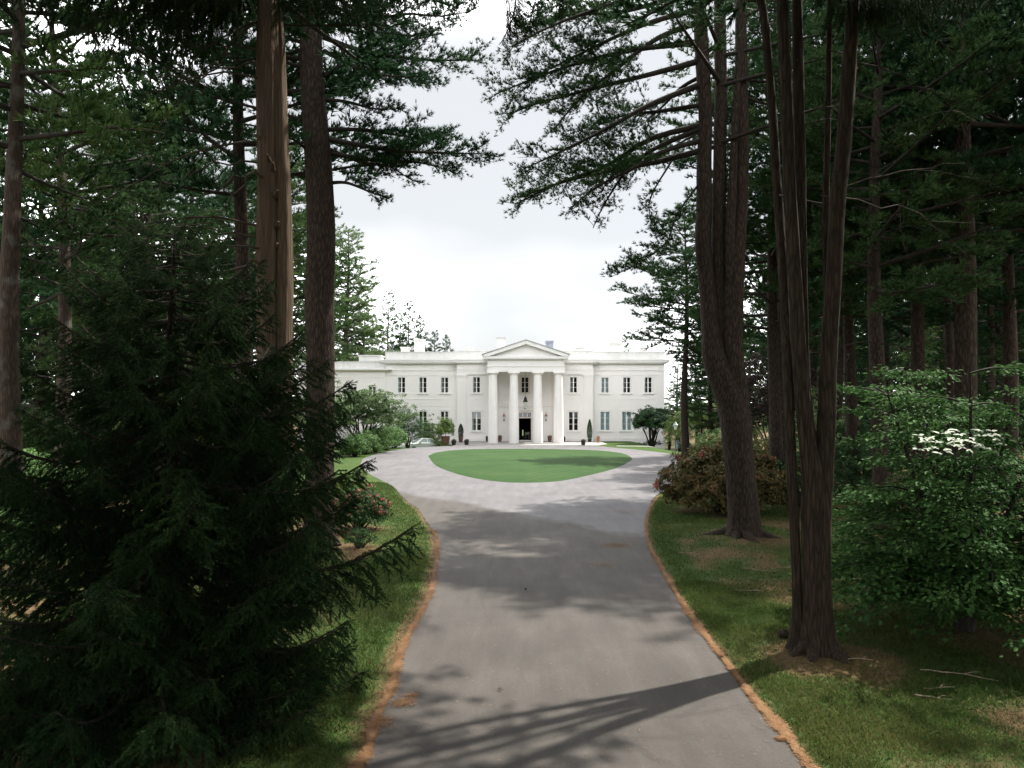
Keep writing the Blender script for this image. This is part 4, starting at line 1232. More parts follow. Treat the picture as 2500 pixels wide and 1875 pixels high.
# ---- spruce boughs with hanging twigs
def spruce_branch(seed, L=2.2, droop=.55, fine=True, lift=.12, twigs=1.0):
    """bough along +X, sprays hanging from it; drawn once and shared"""
    rng = np.random.default_rng(seed); b = Buf()
    n = 12; q = np.linspace(0, 1, n)
    C = np.column_stack([L * q, .10 * L * np.sin(q * 2 + seed) * q, L * (-.16 * q - .10 * np.sin(q * PI) + lift * q ** 3 * 1.6)])
    tube(b, C, .028 * L / 2 * (1 - .85 * q) + .003, 6, 0, cap=False)
    FP, FD, FL = [], [], []
    for t in np.arange(.12, 1.0, .05 / L * 1.6):
        o = np.array([np.interp(t, q, C[:, k]) for k in range(3)])
        for side in (-1, 1):
            if rng.uniform() < .10: continue
            l = (.34 * L * (1.02 - t) ** .8 * min(1, t * 3 + .2) + .10) * rng.uniform(.6, 1.2) * twigs
            ang = rng.uniform(.6, 1.05)
            d = unit(np.array([math.cos(ang), side * math.sin(ang), rng.normal(0, .12)]))
            m = 6; u = np.linspace(0, 1, m)[:, None]
            S = o + d * l * u + np.array([0, 0, -1.0]) * droop * l * u ** 1.6 * rng.uniform(.6, 1.5)
            tube(b, S, .0038 * (1 - .6 * u[:, 0]), 3, 0, cap=False)
            k = max(3, int(l / .045)); uu = rng.uniform(.15, 1.0, k)
            Sp = np.stack([np.interp(uu, u[:, 0], S[:, c]) for c in range(3)], 1)
            tg = unit(S[-1] - S[1])
            sd_ = rng.choice([-1, 1], (k, 1))
            lt = unit(np.cross(tg, [0, 0, 1.0]) + [1e-4, 0, 0])
            fd = unit(tg * .8 + lt * sd_ * rng.uniform(.3, .9, (k, 1)) + np.array([0, 0, -1.0]) * rng.uniform(.05, .75, (k, 1)) * (droop * 1.3))
            FP.append(Sp); FD.append(fd); FL.append(rng.uniform(.06, .15, k) * (1 + .6 * droop))
            FP.append(S[2:4]); FD.append(np.repeat(tg[None], 2, 0)); FL.append(np.full(2, l * .55))
    ta = np.arange(.45, 1.0, .03)
    ax_ = np.stack([np.interp(ta, q, C[:, k]) for k in range(3)], 1)
    for rep in range(3):
        FP.append(ax_); FD.append(unit(np.array([1.0, 0, 0]) + rng.normal(0, .55, (len(ta), 3)) * [0, 1, .6])); FL.append(np.full(len(ta), .13))
    FP.append(C[-4:-1]); FD.append(np.repeat(unit(C[-1] - C[-3])[None], 3, 0)); FL.append(np.full(3, .22))
    FP = np.concatenate(FP); FD = np.concatenate(FD); FL = np.concatenate(FL)
    # needles along every finger
    m = np.maximum(3, (FL / .015).astype(int)); idx = np.repeat(np.arange(len(FP)), m)
    u = (np.concatenate([np.arange(k) / k for k in m]))[:, None]
    P = FP[idx] + FD[idx] * FL[idx][:, None] * u
    needles(b, P, FD[idx], 4, .030, .0095, .95, rng, 1, 0.0)
    return b.mesh('spruce_bough', smooth_mats=[0])


SPB = [spruce_branch(30 + k, 2.2, dr, twigs=tw) for k, (dr, tw) in enumerate(((.45, 1.0), (.65, 1.0), (.9, .9), (.55, 1.15), (.75, 1.1)))]
HANG = [spruce_branch(50 + k, 2.4, 1.5, twigs=.62, lift=-.02) for k in range(2)]
for m_ in SPB + HANG:
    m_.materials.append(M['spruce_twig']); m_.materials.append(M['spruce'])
os_ = np.array([-4.3, 9.4, 0.0])
sp = empty('spruce_tree', os_, 'near-black young spruce with drooping boughs filling the lower left foreground', 'tree')
b = Buf(); z = np.linspace(-.2, 6.3, 16); tube(b, np.column_stack([.05 * np.sin(z), .05 * np.cos(z * .8), z]), .13 * (1 - .95 * z / 6.4) + .05 * np.exp(-np.clip(z, 0, 9) * 3), 12, lobes=.05)
b.obj('trunk', M['pine_bark'], sp, True)
rg = np.random.default_rng(77)
nb = 190
for k in range(nb):
    f = ((k + .5) / nb) ** 1.0
    z = .25 + 6.1 * f
    L = (2.75 * (1 - f) ** .75 + .32) * rg.uniform(.72, 1.12)
    az = k * 2.399 + rg.normal(0, .3)
    L *= 1 - .27 * max(0, math.cos(az)) ** .7 * (1 - float(sst(.22, .42, f)))
    L *= 1 + .16 * float(sst(.3, .5, f))
    v = int(rg.integers(0, 5))
    o = link('bough', SPB[v], sp, (0, 0, z), (rg.normal(0, .12), rg.normal(.02 - .35 * f + .12 * (1 - f), .09), az), L / 2.2)
# a few long boughs reaching towards the drive
for (z, az, L, pitch) in ((3.4, -.12, 2.5, .05), (2.35, .05, 3.0, .0), (1.35, -.2, 2.3, .02), (4.3, -.1, 2.35, .02), (1.75, -.6, 1.9, .05), (3.6, .4, 2.1, .05)):
    link('bough', SPB[int(rg.integers(0, 5))], sp, (0, 0, z), (0, pitch, az), (L / 2.2, L / 2.2 * .8, L / 2.2))

# L4: pale bare-barked trunk behind the spruce
Y4 = 14.0
o4 = np.array([at_px(672, Y4), Y4, 0.0]); T4 = lambda x, y, dy=0: TL(x, y, Y4 + dy) - o4
r4 = empty('cedar_tree', o4, 'pale brown stringy-barked cedar trunk rising behind the black spruce', 'tree')
b = Buf()
stem(b, [(-.12, 0, -.3), T4(1165, 1600), T4(1165, 1200), T4(1165, 800), T4(1160, 400), T4(1160, 0), T4(1158, -400), T4(1160, -900)], [.46, .42, .45, .41, .43, .37, .3, .1], 30, .10, 21, 60, .4, 7)
stem(b, [(.14, .05, -.3), T4(1222, 1600, .04), T4(1222, 1200, .04), T4(1216, 800, .04), T4(1200, 400, .04), T4(1205, 200, .04), T4(1195, 0, .04)], [.40, .35, .36, .31, .31, .21, .15], 26, .10, 22, 60, .4, 7)
b.obj('trunk', M['snag_bark'], r4, True)
rg = np.random.default_rng(14)
for k in range(9):
    zz_ = rg.uniform(4.2, 9.2); az = rg.uniform(3.0, 6.2); c = np.array([T4(1175, 800)[0] + .18 * math.cos(az), .16 * math.sin(az), zz_])
    d = np.array([math.cos(az), math.sin(az), .25]); b = Buf(); L = rg.uniform(.08, .3)
    tube(b, [c - d * .06, c + d * L * .4, c + d * L + [0, 0, .03]], [.06, .038, .02], 8, lobes=.1, seed=k)
    b.obj('branch_stub', M['snag_bark'], r4, True)
for k in range(16):
    b = Buf(); zz_ = rg.uniform(4.6, 12.5); az = rg.uniform(2.1, 4.4)
    dead_limb(b, np.array([-.15, 0, zz_]), np.array([math.cos(az), math.sin(az) * .8, rg.uniform(-.05, .55)]), rg.uniform(1.6, 4.2), rg, .026, 9, 4, rg.uniform(.15, .6))
    b.obj('dead_branch', M['dead_twig'], r4, True)
for (x, y, L, az, pt) in ((1165, -140, 4.6, 3.5, .05), (1165, -200, 4.2, 2.9, .0), (1150, -120, 3.4, 4.2, .05), (1165, -60, 2.2, 3.3, .1), (1180, -100, 2.4, -.4, .1), (1180, -40, 1.6, -.9, .15), (1170, -160, 3.6, 3.9, .1), (1180, -160, 3.0, -.1, .0), (1165, -90, 3.0, 3.75, .12)):
    link('bough', HANG[int(rg.integers(0, 2))], r4, T4(x, y), (0, pt, az), L / 2.4)

cw = link('crown', VARC[0][1], r4, (-.05, .1, 9.8), (0, 0, .7), (1.25, 1.25, .85)); slot(cw, 1, M['pine_dark'])
# R2: many-stemmed cedar right of the drive
Y2 = 11.8
o2 = np.array([at_px(1994, Y2), Y2, .06]); T2 = lambda x, y, dy=0: TR(x, y, Y2 + dy) - o2
B2 = lambda x, y, dy=0: BR(x, y, Y2 + dy) - o2
r2 = empty('many_stemmed_cedar_tree', o2, 'dark cedar of five close stems with flared roots on the right lawn', 'tree')
b = Buf()
stem(b, [(0, 0, -.25), B2(1318, 1000), B2(1315, 800), B2(1310, 550), B2(1300, 400), B2(1270, 200), T2(1246, 1620), T2(1222, 1200), T2(1200, 800), T2(1185, 400), T2(1172, 100), T2(1168, -200), T2(1175, -700)], [.48, .44, .43, .42, .33, .25, .23, .21, .19, .19, .18, .16, .05], 34, .06, 31, 70, .42, 8)
stem(b, [B2(1340, 900), B2(1340, 600), B2(1350, 350), B2(1360, 100), T2(1365, 1600, -.05), T2(1390, 1200, -.15), T2(1405, 900, -.25), T2(1435, 600, -.35), T2(1455, 300, -.4), T2(1475, 0, -.45), T2(1490, -500, -.5)], [.26, .28, .28, .27, .25, .24, .23, .22, .21, .17, .05], 26, .06, 32, 60)
stem(b, [(-.3, .1, -.2), B2(1232, 1000, .1), B2(1225, 700, .1), B2(1205, 300, .1), T2(1190, 1620, .15), T2(1172, 1200, .3), T2(1145, 800, .42), T2(1122, 450, .5), T2(1092, 100, .5), T2(1060, -100, .5), T2(1040, -500, .5)], [.19, .15, .15, .16, .16, .15, .14, .135, .13, .12, .04], 22, .06, 33, 60, .5)
stem(b, [B2(1290, 250, .15), T2(1262, 1600, .15), T2(1252, 1100, .15), T2(1246, 700, .15), T2(1236, 300, .15), T2(1232, 0, .15), T2(1235, -500, .15)], [.2, .18, .16, .16, .17, .15, .05], 20, .05, 34, 44)
stem(b, [T2(1372, 1500, .1), T2(1356, 1000, .12), T2(1362, 600, .12), T2(1368, 300, .12), T2(1372, 0, .12), T2(1375, -400, .12)], [.13, .11, .10, .09, .08, .03], 14, .05, 35, 36)
rg = np.random.default_rng(3); roots(b, (0, 0, -.04), .38, 9, rg, .8, .095)
b.obj('trunk', M['cedar_bark'], r2, True)
for (x, y, L, az, pt) in ((1400, -60, 1.5, 4.6, .15), (1400, -30, 1.3, 4.2, .3), (1480, -40, 1.6, 5.2, .2), (1500, -20, 1.2, 4.9, .35), (1440, -50, 1.5, 5.0, .3), (1520, -80, 2.0, 5.6, .15), (1340, -90, 1.5, 4.4, .2), (1460, 0, 1.0, 4.8, .4), (1420, 10, 1.0, 4.6, .45)):
    link('bough', HANG[int(rg.integers(0, 2))], r2, T2(x, y), (0, pt, az), L / 2.4)
b = Buf(); tip = np.array([.05, 9.7, 9.75]) - o2
tube(b, curve([T2(1180, -260), T2(1100, -250) + [-.6, -.4, .25], (T2(1180, -260) + tip) / 2 + [0, 0, .5], tip], 16), np.linspace(.05, .012, 16), 7)
b.obj('branch', M['cedar_bark'], r2, True)
for dx_, dz_, L, az, pt in ((0, 0, .95, 3.4, 1.15), (.25, .1, .9, 2.6, 1.25), (-.1, -.05, .8, 4.4, 1.2), (.55, .15, .7, 3.9, 1.3)):
    link('bough', HANG[int(rg.integers(0, 2))], r2, tip + [dx_, .1, dz_], (0, pt, az), L / 2.4)
cw = link('crown', VARC[1][1], r2, (.1, .1, 9.6), (0, 0, 2.1), (1.25, 1.25, .85)); slot(cw, 1, M['pine_dark'])
for k in range(9):
    b = Buf(); zz_ = rg.uniform(6.5, 12); az = rg.uniform(-1.3, 1.6)
    dead_limb(b, np.array([rg.uniform(-.7, .5) * .9, .05, zz_]), np.array([math.cos(az), math.sin(az) * .8, rg.uniform(-.2, .4)]), rg.uniform(.9, 3.2), rg, .013, 9, 4, rg.uniform(.1, .6))
    b.obj('dead_branch', M['dead_twig'], r2, True)


# ------------------------------------------------------------------ leafy shrubs and trees
LEAF = np.array([(0, 0, 0), (.33, .27, .05), (.72, .22, .02), (1, 0, -.06), (.72, -.22, .02), (.33, -.27, .05), (.4, 0, -.03)])
LEAF_F = np.array([(0, 1, 6), (1, 2, 6), (2, 3, 6), (3, 4, 6), (4, 5, 6), (5, 0, 6)])
LEAF2 = np.array([(0, 0, 0), (.5, .26, .03), (1, 0, -.04), (.5, -.26, .03)])
LEAF2_F = np.array([(0, 1, 2), (0, 2, 3)])


def leaves(b, P, Nrm, size, rng, mat=0, hi=False, tilt=.5, out=None, jit=.3):
    """leaf blades at P whose upper side looks along Nrm"""
    n = len(P); Nn = unit(np.asarray(Nrm) + rng.normal(0, tilt, (n, 3)))
    a = rng.normal(size=(n, 3)) if out is None else np.asarray(out) + rng.normal(0, .5, (n, 3))
    a = unit(a - (a * Nn).sum(1, keepdims=True) * Nn); c = np.cross(Nn, a)
    S = (size * rng.uniform(1 - jit, 1 + jit, n))[:, None, None]
    T_, F_ = (LEAF, LEAF_F) if hi else (LEAF2, LEAF2_F)
    V = np.asarray(P)[:, None] + S * (T_[None, :, 0:1] * a[:, None] + T_[None, :, 1:2] * c[:, None] + T_[None, :, 2:3] * Nn[:, None])
    k = len(T_)
    b.add(V.reshape(-1, 3), (np.arange(n)[:, None, None] * k + F_[None]).reshape(-1, 3), mat)


def clumped(rng, rad, nc, nl, cs, low=-.5, rough=.18, flatz=.75):
    """points on many small clumps spread over an uneven ellipsoid -> P, outward normals"""
    d = unit(rng.normal(size=(nc, 3))); d = d[d[:, 2] > low]; nc = len(d)
    az = np.arctan2(d[:, 1], d[:, 0])
    wob = 1 + rough * (np.sin(3 * az + 1.3 * d[:, 2] * 4 + rng.uniform(0, 6)) + .7 * np.sin(5 * az - 3 * d[:, 2] + rng.uniform(0, 6))) * .7 + rng.normal(0, rough * .45, nc)
    depth = rng.uniform(.2, 1.0, nc) ** .5
    C = d * np.array(rad) * (wob * depth)[:, None]
    c = np.repeat(C, nl, 0); dd = np.repeat(d, nl, 0)
    q = unit(rng.normal(size=(len(c), 3)) + dd * .8)
    sz = np.repeat(cs * rng.uniform(.6, 1.3, nc), nl)[:, None]
    P = c + q * sz * np.array([1, 1, flatz]) * rng.uniform(.55, 1, (len(c), 1))
    return P, unit(q * .6 + dd * .5 + np.array([0, 0, .55])), C


SHARED = {}
def shrub(name, x, y, rad, zc, label, cat, leaf, nc=150, nl=45, cs=.3, size=.09, seed=0, group=None, stems=5, low=-.55, flowers=None, fl_mat='pink', hi=False, rough=.18, flatz=.75, stem_r=.03, zbase=None, share=None):
    rng = np.random.default_rng(seed + 1000)
    z0 = float(gz(x, y)) if zbase is None else zbase
    e = empty(name, (x, y, z0), label, cat, group)
    if share is not None and share in SHARED:
        for nm, me in SHARED[share]:
            o = link(nm, me, e)
            if nm == 'crown': slot(o, 0, M[leaf]); o['kind'] = 'stuff'
        e.rotation_euler.z = seed * 1.7; e.scale = (rad[0] / 2.4, rad[1] / 2.4, rad[2] / 1.9)
        return e
    b = Buf(); P, N_, C = clumped(rng, rad, nc, nl, cs, low, rough, flatz)
    P[:, 2] += zc; keep = P[:, 2] > .03
    leaves(b, P[keep], N_[keep], size, rng, 0, hi)
    cr = b.obj('crown', M[leaf], e); cr['kind'] = 'stuff'
    if share is not None: SHARED[share] = [('crown', cr.data)]
    b = Buf()
    pick = C[rng.choice(len(C), min(len(C), stems * 5), replace=False)]
    for k in range(stems):
        a = rng.uniform(0, 6.28); base = np.array([.12 * rad[0] * math.cos(a), .12 * rad[1] * math.sin(a), -.05])
        for c in pick[k * 5:(k + 1) * 5]:
            top = c * .92 + np.array([0, 0, zc]); mid = base * .5 + top * .5 + np.array([0, 0, .12 * zc]) + rng.normal(0, .05, 3) * rad[0]
            if top[2] < .1: continue
            Cv = curve([base, mid * .55 + base * .45, mid, top], 8)
            tube(b, Cv, stem_r * (1 - .8 * np.linspace(0, 1, 8)) + .003, 5, 0, cap=False)
    st = b.obj('stems', M['twig'], e, True)
    if share is not None: SHARED[share].append(('stems', st.data))
    if flowers:
        dd = C[(C[:, 2] > -.15 * rad[2])]
        idx = rng.choice(len(dd), min(flowers, len(dd)), replace=False)
        for i in idx:
            b = Buf(); c = dd[i] * 1.06 + np.array([0, 0, zc]); r = cs * rng.uniform(.28, .45)
            q = unit(rng.normal(size=(46, 3)) + unit(dd[i]) * .7)
            leaves(b, c + q * r * .6, q, r * .95, rng, 0, False, .6)
            b.obj('flower', M[fl_mat], e)
    return e


# dogwood on the right: layered tiers of leaves, the nearest leaves as pieces of their own
rg = np.random.default_rng(88)
XD, YD = 8.1, 13.2
dg = empty('dogwood_tree', (XD, YD, .05), 'broad layered green dogwood with pale flowers filling the right edge', 'tree')
b = Buf(); tiers = []
for k in range(5):
    a = k * 1.3 + .4; top = np.array([math.cos(a) * 1.3, math.sin(a) * 1.1, 4.2 + .35 * (k % 2)])
    C = curve([(0.05 * math.cos(a), .05 * math.sin(a), -.1), (.25 * math.cos(a), .25 * math.sin(a), 1.0), (.7 * math.cos(a), .7 * math.sin(a), 2.3), top], 14)
    tube(b, C, .085 * (1 - .8 * np.linspace(0, 1, 14)), 9, 0, lobes=.06, seed=k)
    for t in range(2, 14): tiers.append(C[t])
P, N_, O_ = [], [], []
for k in range(290):
    o = tiers[rg.integers(0, len(tiers))]; a = rg.uniform(0, 6.28)
    f = (o[2] - .4) / 3.6
    L = (2.9 - 1.3 * max(0, f) ** 1.4) * rg.uniform(.55, 1.05) - np.hypot(o[0], o[1]) * .45
    zt = o[2] + L * rg.uniform(-.12, .28)
    d = np.array([math.cos(a), math.sin(a), 0])
    q = np.linspace(0, 1, 7)[:, None]
    C = o + d * L * q + np.array([0, 0, 1.0]) * ((zt - o[2]) * q + .10 * L * np.sin(q * PI)) + rg.normal(0, .02, (7, 3)) * q
    tube(b, C, .016 * (1 - .8 * q[:, 0]) + .002, 4, 0, cap=False)
    n = int(105 * L)
    u = rg.uniform(.35, 1.05, n); S = np.stack([np.interp(u, q[:, 0], C[:, c]) for c in range(3)], 1)
    lat = np.array([-d[1], d[0], 0]); off = rg.normal(0, .24, (n, 1)) * (1.25 - .5 * u[:, None])
    S = S + lat * off + np.array([0, 0, 1.0]) * rg.normal(-.03, .045, (n, 1)) + d * np.abs(off) * .3
    P.append(S); N_.append(np.repeat(np.array([[0, 0, 1.0]]) + d * .25, n, 0)); O_.append(d + lat * np.sign(off) * .6 + np.array([0, 0, -.35]))
b.obj('trunk', M['twig'], dg, True)
P = np.concatenate(P); N_ = np.concatenate(N_); O_ = np.concatenate(O_)
ok = P[:, 2] > .25
P, N_, O_ = P[ok], N_[ok], O_[ok]
# nearest 300 leaves in view become parts
wp = P + [XD, YD, 0]
sx_ = 1250 + FPX * wp[:, 0] / wp[:, 1]
score = np.where(sx_ < 2480, wp[:, 1] - .55 * (wp[:, 2]), 99)
order = np.argsort(score); nearest = order[:300]; rest = order[300:]
b = Buf(); leaves(b, P[rest], N_[rest], .092, rg, 0, True, .42, O_[rest])
cr = b.obj('crown', M['dogwood'], dg); cr['kind'] = 'stuff'
bl = Buf(); bl.add(LEAF * .092, LEAF_F); leafme = bl.mesh('dogwood_leaf'); leafme.materials.append(M['dogwood'])
for i in nearest:
    nrm = unit(N_[i] + rg.normal(0, .42, 3)); a = O_[i] + rg.normal(0, .4, 3); a = unit(a - (a @ nrm) * nrm); c = np.cross(nrm, a)
    lo = link('leaf', leafme, dg)
    s = rg.uniform(.8, 1.25)
    lo.matrix_local = Matrix(((a[0] * s, c[0] * s, nrm[0] * s, P[i][0]), (a[1] * s, c[1] * s, nrm[1] * s, P[i][1]), (a[2] * s, c[2] * s, nrm[2] * s, P[i][2]), (0, 0, 0, 1)))
for k in range(46):    # pale bracts on the top of one tier
    c = W(rg.uniform(2240, 2440), 1062 + rg.normal(0, 16) + 25 * rg.uniform(), 11.3 + rg.uniform(-.4, .4)) - np.array([XD, YD, .05])
    b = Buf()
    for j in range(4):
        a = j * PI / 2 + rg.uniform(0, .3)
        leaves(b, c[None], np.array([[0, -.25, 1.0]]), .075, rg, 0, True, .15, np.array([[math.cos(a), math.sin(a), 0]]))
    b.obj('flower', M['white_petal'], dg)

# rhododendrons
shrub('rhododendron', 8.15, 28.6, (2.3, 1.9, 1.32), 1.15, 'large rounded rhododendron with fading pink flowers behind the forked pine', 'shrub', 'rhodo', 480, 60, .32, .14, 1, flowers=90, fl_mat='pink_dull', rough=.1)
shrub('rhododendron', 11.2, 35.5, (2.7, 2.0, 1.35), 1.5, 'olive rhododendron rising behind the big rounded rhododendron', 'shrub', 'olive', 240, 50, .36, .14, 2, flowers=14, fl_mat='pink_dull', rough=.14)
shrub('rhododendron', 11.6, 29.8, (1.7, 1.5, 1.1), 1.1, 'pink-flowered rhododendron between the forked pine and the cedar stems', 'shrub', 'rhodo_green', 170, 50, .3, .12, 3, flowers=30, fl_mat='pink_dull', rough=.14)
shrub('rhododendron', -5.05, 24.3, (.95, .9, .72), .72, 'small pink rhododendron in bloom beside the left pine trunk', 'shrub', 'rhodo_green', 170, 40, .2, .10, 4, flowers=110, fl_mat='pink', rough=.14)
shrub('rhododendron', 14.6, 33.0, (1.9, 1.6, 1.2), 1.25, 'dark green rhododendron behind the cedar stems', 'shrub', 'rhodo_green', 170, 50, .34, .13, 5, rough=.15)
x, y = G(878, 1181); shrub('barberry_shrub', x, y, (.42, .4, .36), .36, 'small dark reddish shrub at the left edge of the turning circle', 'shrub', 'copper', 70, 30, .12, .05, 6)
shrub('young_shrub', *G(880, 1340), (.45, .4, .3), .3, 'low green seedling clump on the grass below the small pink rhododendron', 'shrub', 'rhodo_green', 60, 26, .12, .06, 7)

# planting left of the house
shrub('maple_tree', -13.9, 69, (3.9, 3.0, 2.55), 3.5, 'wide feathery light green maple in front of the left wing', 'tree', 'maple', 560, 60, .42, .18, 8, stems=6, low=-.35, stem_r=.07, rough=.22, flatz=.45)
shrub('maple_tree', -17.6, 66, (3.2, 2.6, 2.4), 3.3, 'second feathery maple half hidden by the left pine trunk', 'tree', 'maple', 380, 50, .42, .18, 9, stems=6, low=-.35, stem_r=.06, rough=.22, flatz=.45)
for k, (px, py, r, h, lab) in enumerate(((886, 1117, .95, .75, 'first hedge bush at the left rim of the turning circle'), (910, 1111, 1.1, .9, 'second hedge bush along the left rim of the turning circle'), (936, 1105, 1.2, 1.0, 'middle hedge bush along the left rim of the turning circle'), (960, 1100, 1.2, 1.0, 'fourth hedge bush along the rim, towards the house'), (980, 1095.5, 1.2, 1.0, 'last hedge bush of the row, nearest the mansion'))):
    x, y = G(px, py); x -= .9; y += 1.0
    shrub('hedge_bush', x, y, (r * 1.15, r * 1.15, h * 1.25), h * 1.1, lab, 'bush', 'azalea', 170, 40, .3, .14, 20 + k, group='hedge bushes along the turning circle')
x, y = G(850, 1113); shrub('yew_bush', x - .3, y + 1, (1.5, 1.2, 1.1), 1.0, 'dark clipped yew mound under the feathery maple', 'bush', 'yew', 160, 40, .3, .08, 30)
shrub('evergreen_shrub', at_px(996, 80), 80, (1.5, 1.4, 2.5), 2.2, 'tall dark green evergreen bush right of the feathery maple', 'shrub', 'maple_dark', 220, 50, .35, .11, 31)
shrub('dwarf_pine', at_px(1036, 86), 86, (1.1, 1.0, 2.1), 2.0, 'upright grey-green dwarf pine against the left ground floor window', 'shrub', 'pine_light', 130, 46, .3, .12, 32, rough=.28)
shrub('dwarf_pine', at_px(1058, 85), 85, (1.2, 1.0, 1.7), 1.6, 'lower grey-green dwarf pine beside the large planter', 'shrub', 'pine_light', 130, 46, .3, .12, 33, rough=.28)
shrub('low_shrub', at_px(1073, 82.5), 82.5, (.9, .7, .55), .5, 'low yellow-green shrub at the foot of the large planter', 'shrub', 'yellowgreen', 80, 34, .2, .07, 34)
# right of the house
e = shrub('maple_tree', at_px(1592, 86), 86.0, (2.15, 2.0, 1.75), 2.75, 'rounded dark maple on two stems in front of the right wing', 'tree', 'maple_dark', 520, 60, .36, .17, 35, stems=3, low=-.35, stem_r=.12, rough=.2, flatz=.6)
shrub('ground_cover', at_px(1592, 85.4), 85.4, (1.7, 1.0, .34), .25, 'dark ring of low planting under the rounded maple', 'shrub', 'yew', 120, 30, .16, .07, 36, low=-.1)
shrub('flowering_viburnum', at_px(1718, 66), 66, (1.9, 1.5, 1.5), 3.4, 'tall white-flowered viburnum between the two pine trunks right of the mansion', 'shrub', 'yellowgreen', 220, 44, .36, .12, 37, flowers=60, fl_mat='white_petal', stem_r=.05)
shrub('light_green_bush', at_px(1660, 82), 82, (1.7, 1.4, 2.2), 2.3, 'light yellow-green bush behind the lamp post', 'bush', 'yellowgreen', 200, 44, .4, .12, 38)
shrub('columnar_conifer', at_px(1634, 88), 88, (.75, .75, 2.9), 3.0, 'narrow green spire conifer at the right corner of the mansion', 'tree', 'maple', 150, 44, .3, .11, 39, rough=.2)
shrub('light_green_bush', at_px(1752, 58), 58, (1.9, 1.4, 1.2), 1.2, 'pale green bush at the foot of the right open pine', 'bush', 'azalea', 170, 44, .36, .11, 40)
shrub('low_shrub', at_px(1672, 72), 72, (.8, .7, .6), .55, 'very dark low shrub just right of the woman', 'shrub', 'yew', 70, 34, .2, .08, 41)
shrub('copper_beech', 17.2, 49, (3.6, 3.0, 3.6), 4.4, 'purple-black copper beech behind the cedar stems', 'tree', 'copper', 300, 60, .6, .17, 42, stem_r=.1)
# undergrowth of the woods
rg = np.random.default_rng(123)
for k in range(26):
    Y = rg.uniform(36, 95); X = -rg.uniform(.24 * Y + 5, .72 * Y)
    shrub('understory_bush', X, Y, (rg.uniform(1.8, 3), rg.uniform(1.6, 2.4), rg.uniform(1.2, 2.6)), rg.uniform(1.2, 2.2), 'leafy understory bush among the left wood trunks', 'bush', ('azalea', 'olive', 'maple', 'yellowgreen')[k % 4], 110, 40, .55, .19, 60 + k, group='understory bushes in the left wood', stems=2, share=k % 4)
for k in range(26):
    Y = rg.uniform(34, 95); X = rg.uniform(.30 * Y + 4, .72 * Y)
    shrub('understory_bush', X, Y, (rg.uniform(1.8, 3), rg.uniform(1.6, 2.4), rg.uniform(1.2, 2.6)), rg.uniform(1.2, 2.2), 'leafy understory bush among the right wood trunks', 'bush', ('olive', 'rhodo_green', 'maple', 'maple_dark')[k % 4], 110, 40, .55, .19, 90 + k, group='understory bushes in the right wood', stems=2, share=k % 4)
for k, (px, Y, h) in enumerate(((20, 17, 1.5), (120, 24, 1.5), (60, 30, 1.6))):
    shrub('understory_bush', at_px(px, Y), Y, (1.6, 1.3, h * .6), h * .8, 'broad-leaved bush at the left edge behind the spruce', 'bush', 'azalea', 120, 40, .35, .13, 120 + k, group='bushes at the left edge', stems=3)


# the far wood that closes the view between the trunks
rg = np.random.default_rng(321)
C = []
for side in (-1, 1):
    n = 900
    Y = rg.uniform(60, 175, n); X = side * (rg.uniform(0, 1, n) ** .8 * .95 * Y + .34 * Y + 6)
    far = np.hypot(X, Y) > 105
    keep = far & ~((Y > 76) & (Y < 112) & (X > -34) & (X < 23))
    X, Y = X[keep], Y[keep]; hmax = 11 + 5 * noise2(X, Y, .12, 5)
    C.append(np.column_stack([X, Y, rg.uniform(.02, 1, len(X)) ** 1.2 * hmax]))
C = np.concatenate(C); nl = 60
c = np.repeat(C, nl, 0); q = unit(rg.normal(size=(len(c), 3)))
b = Buf(); leaves(b, c + q * np.array([2.6, 2.6, 1.5]) * rg.uniform(.3, 1, (len(c), 1)), q + [0, 0, .6], .62, rg, 0, False, .5)
fw = b.obj('distant_wood', M['maple_dark']); tag(fw, 'dim green mass of distant wood seen between the trunks', 'wood', kind='stuff')

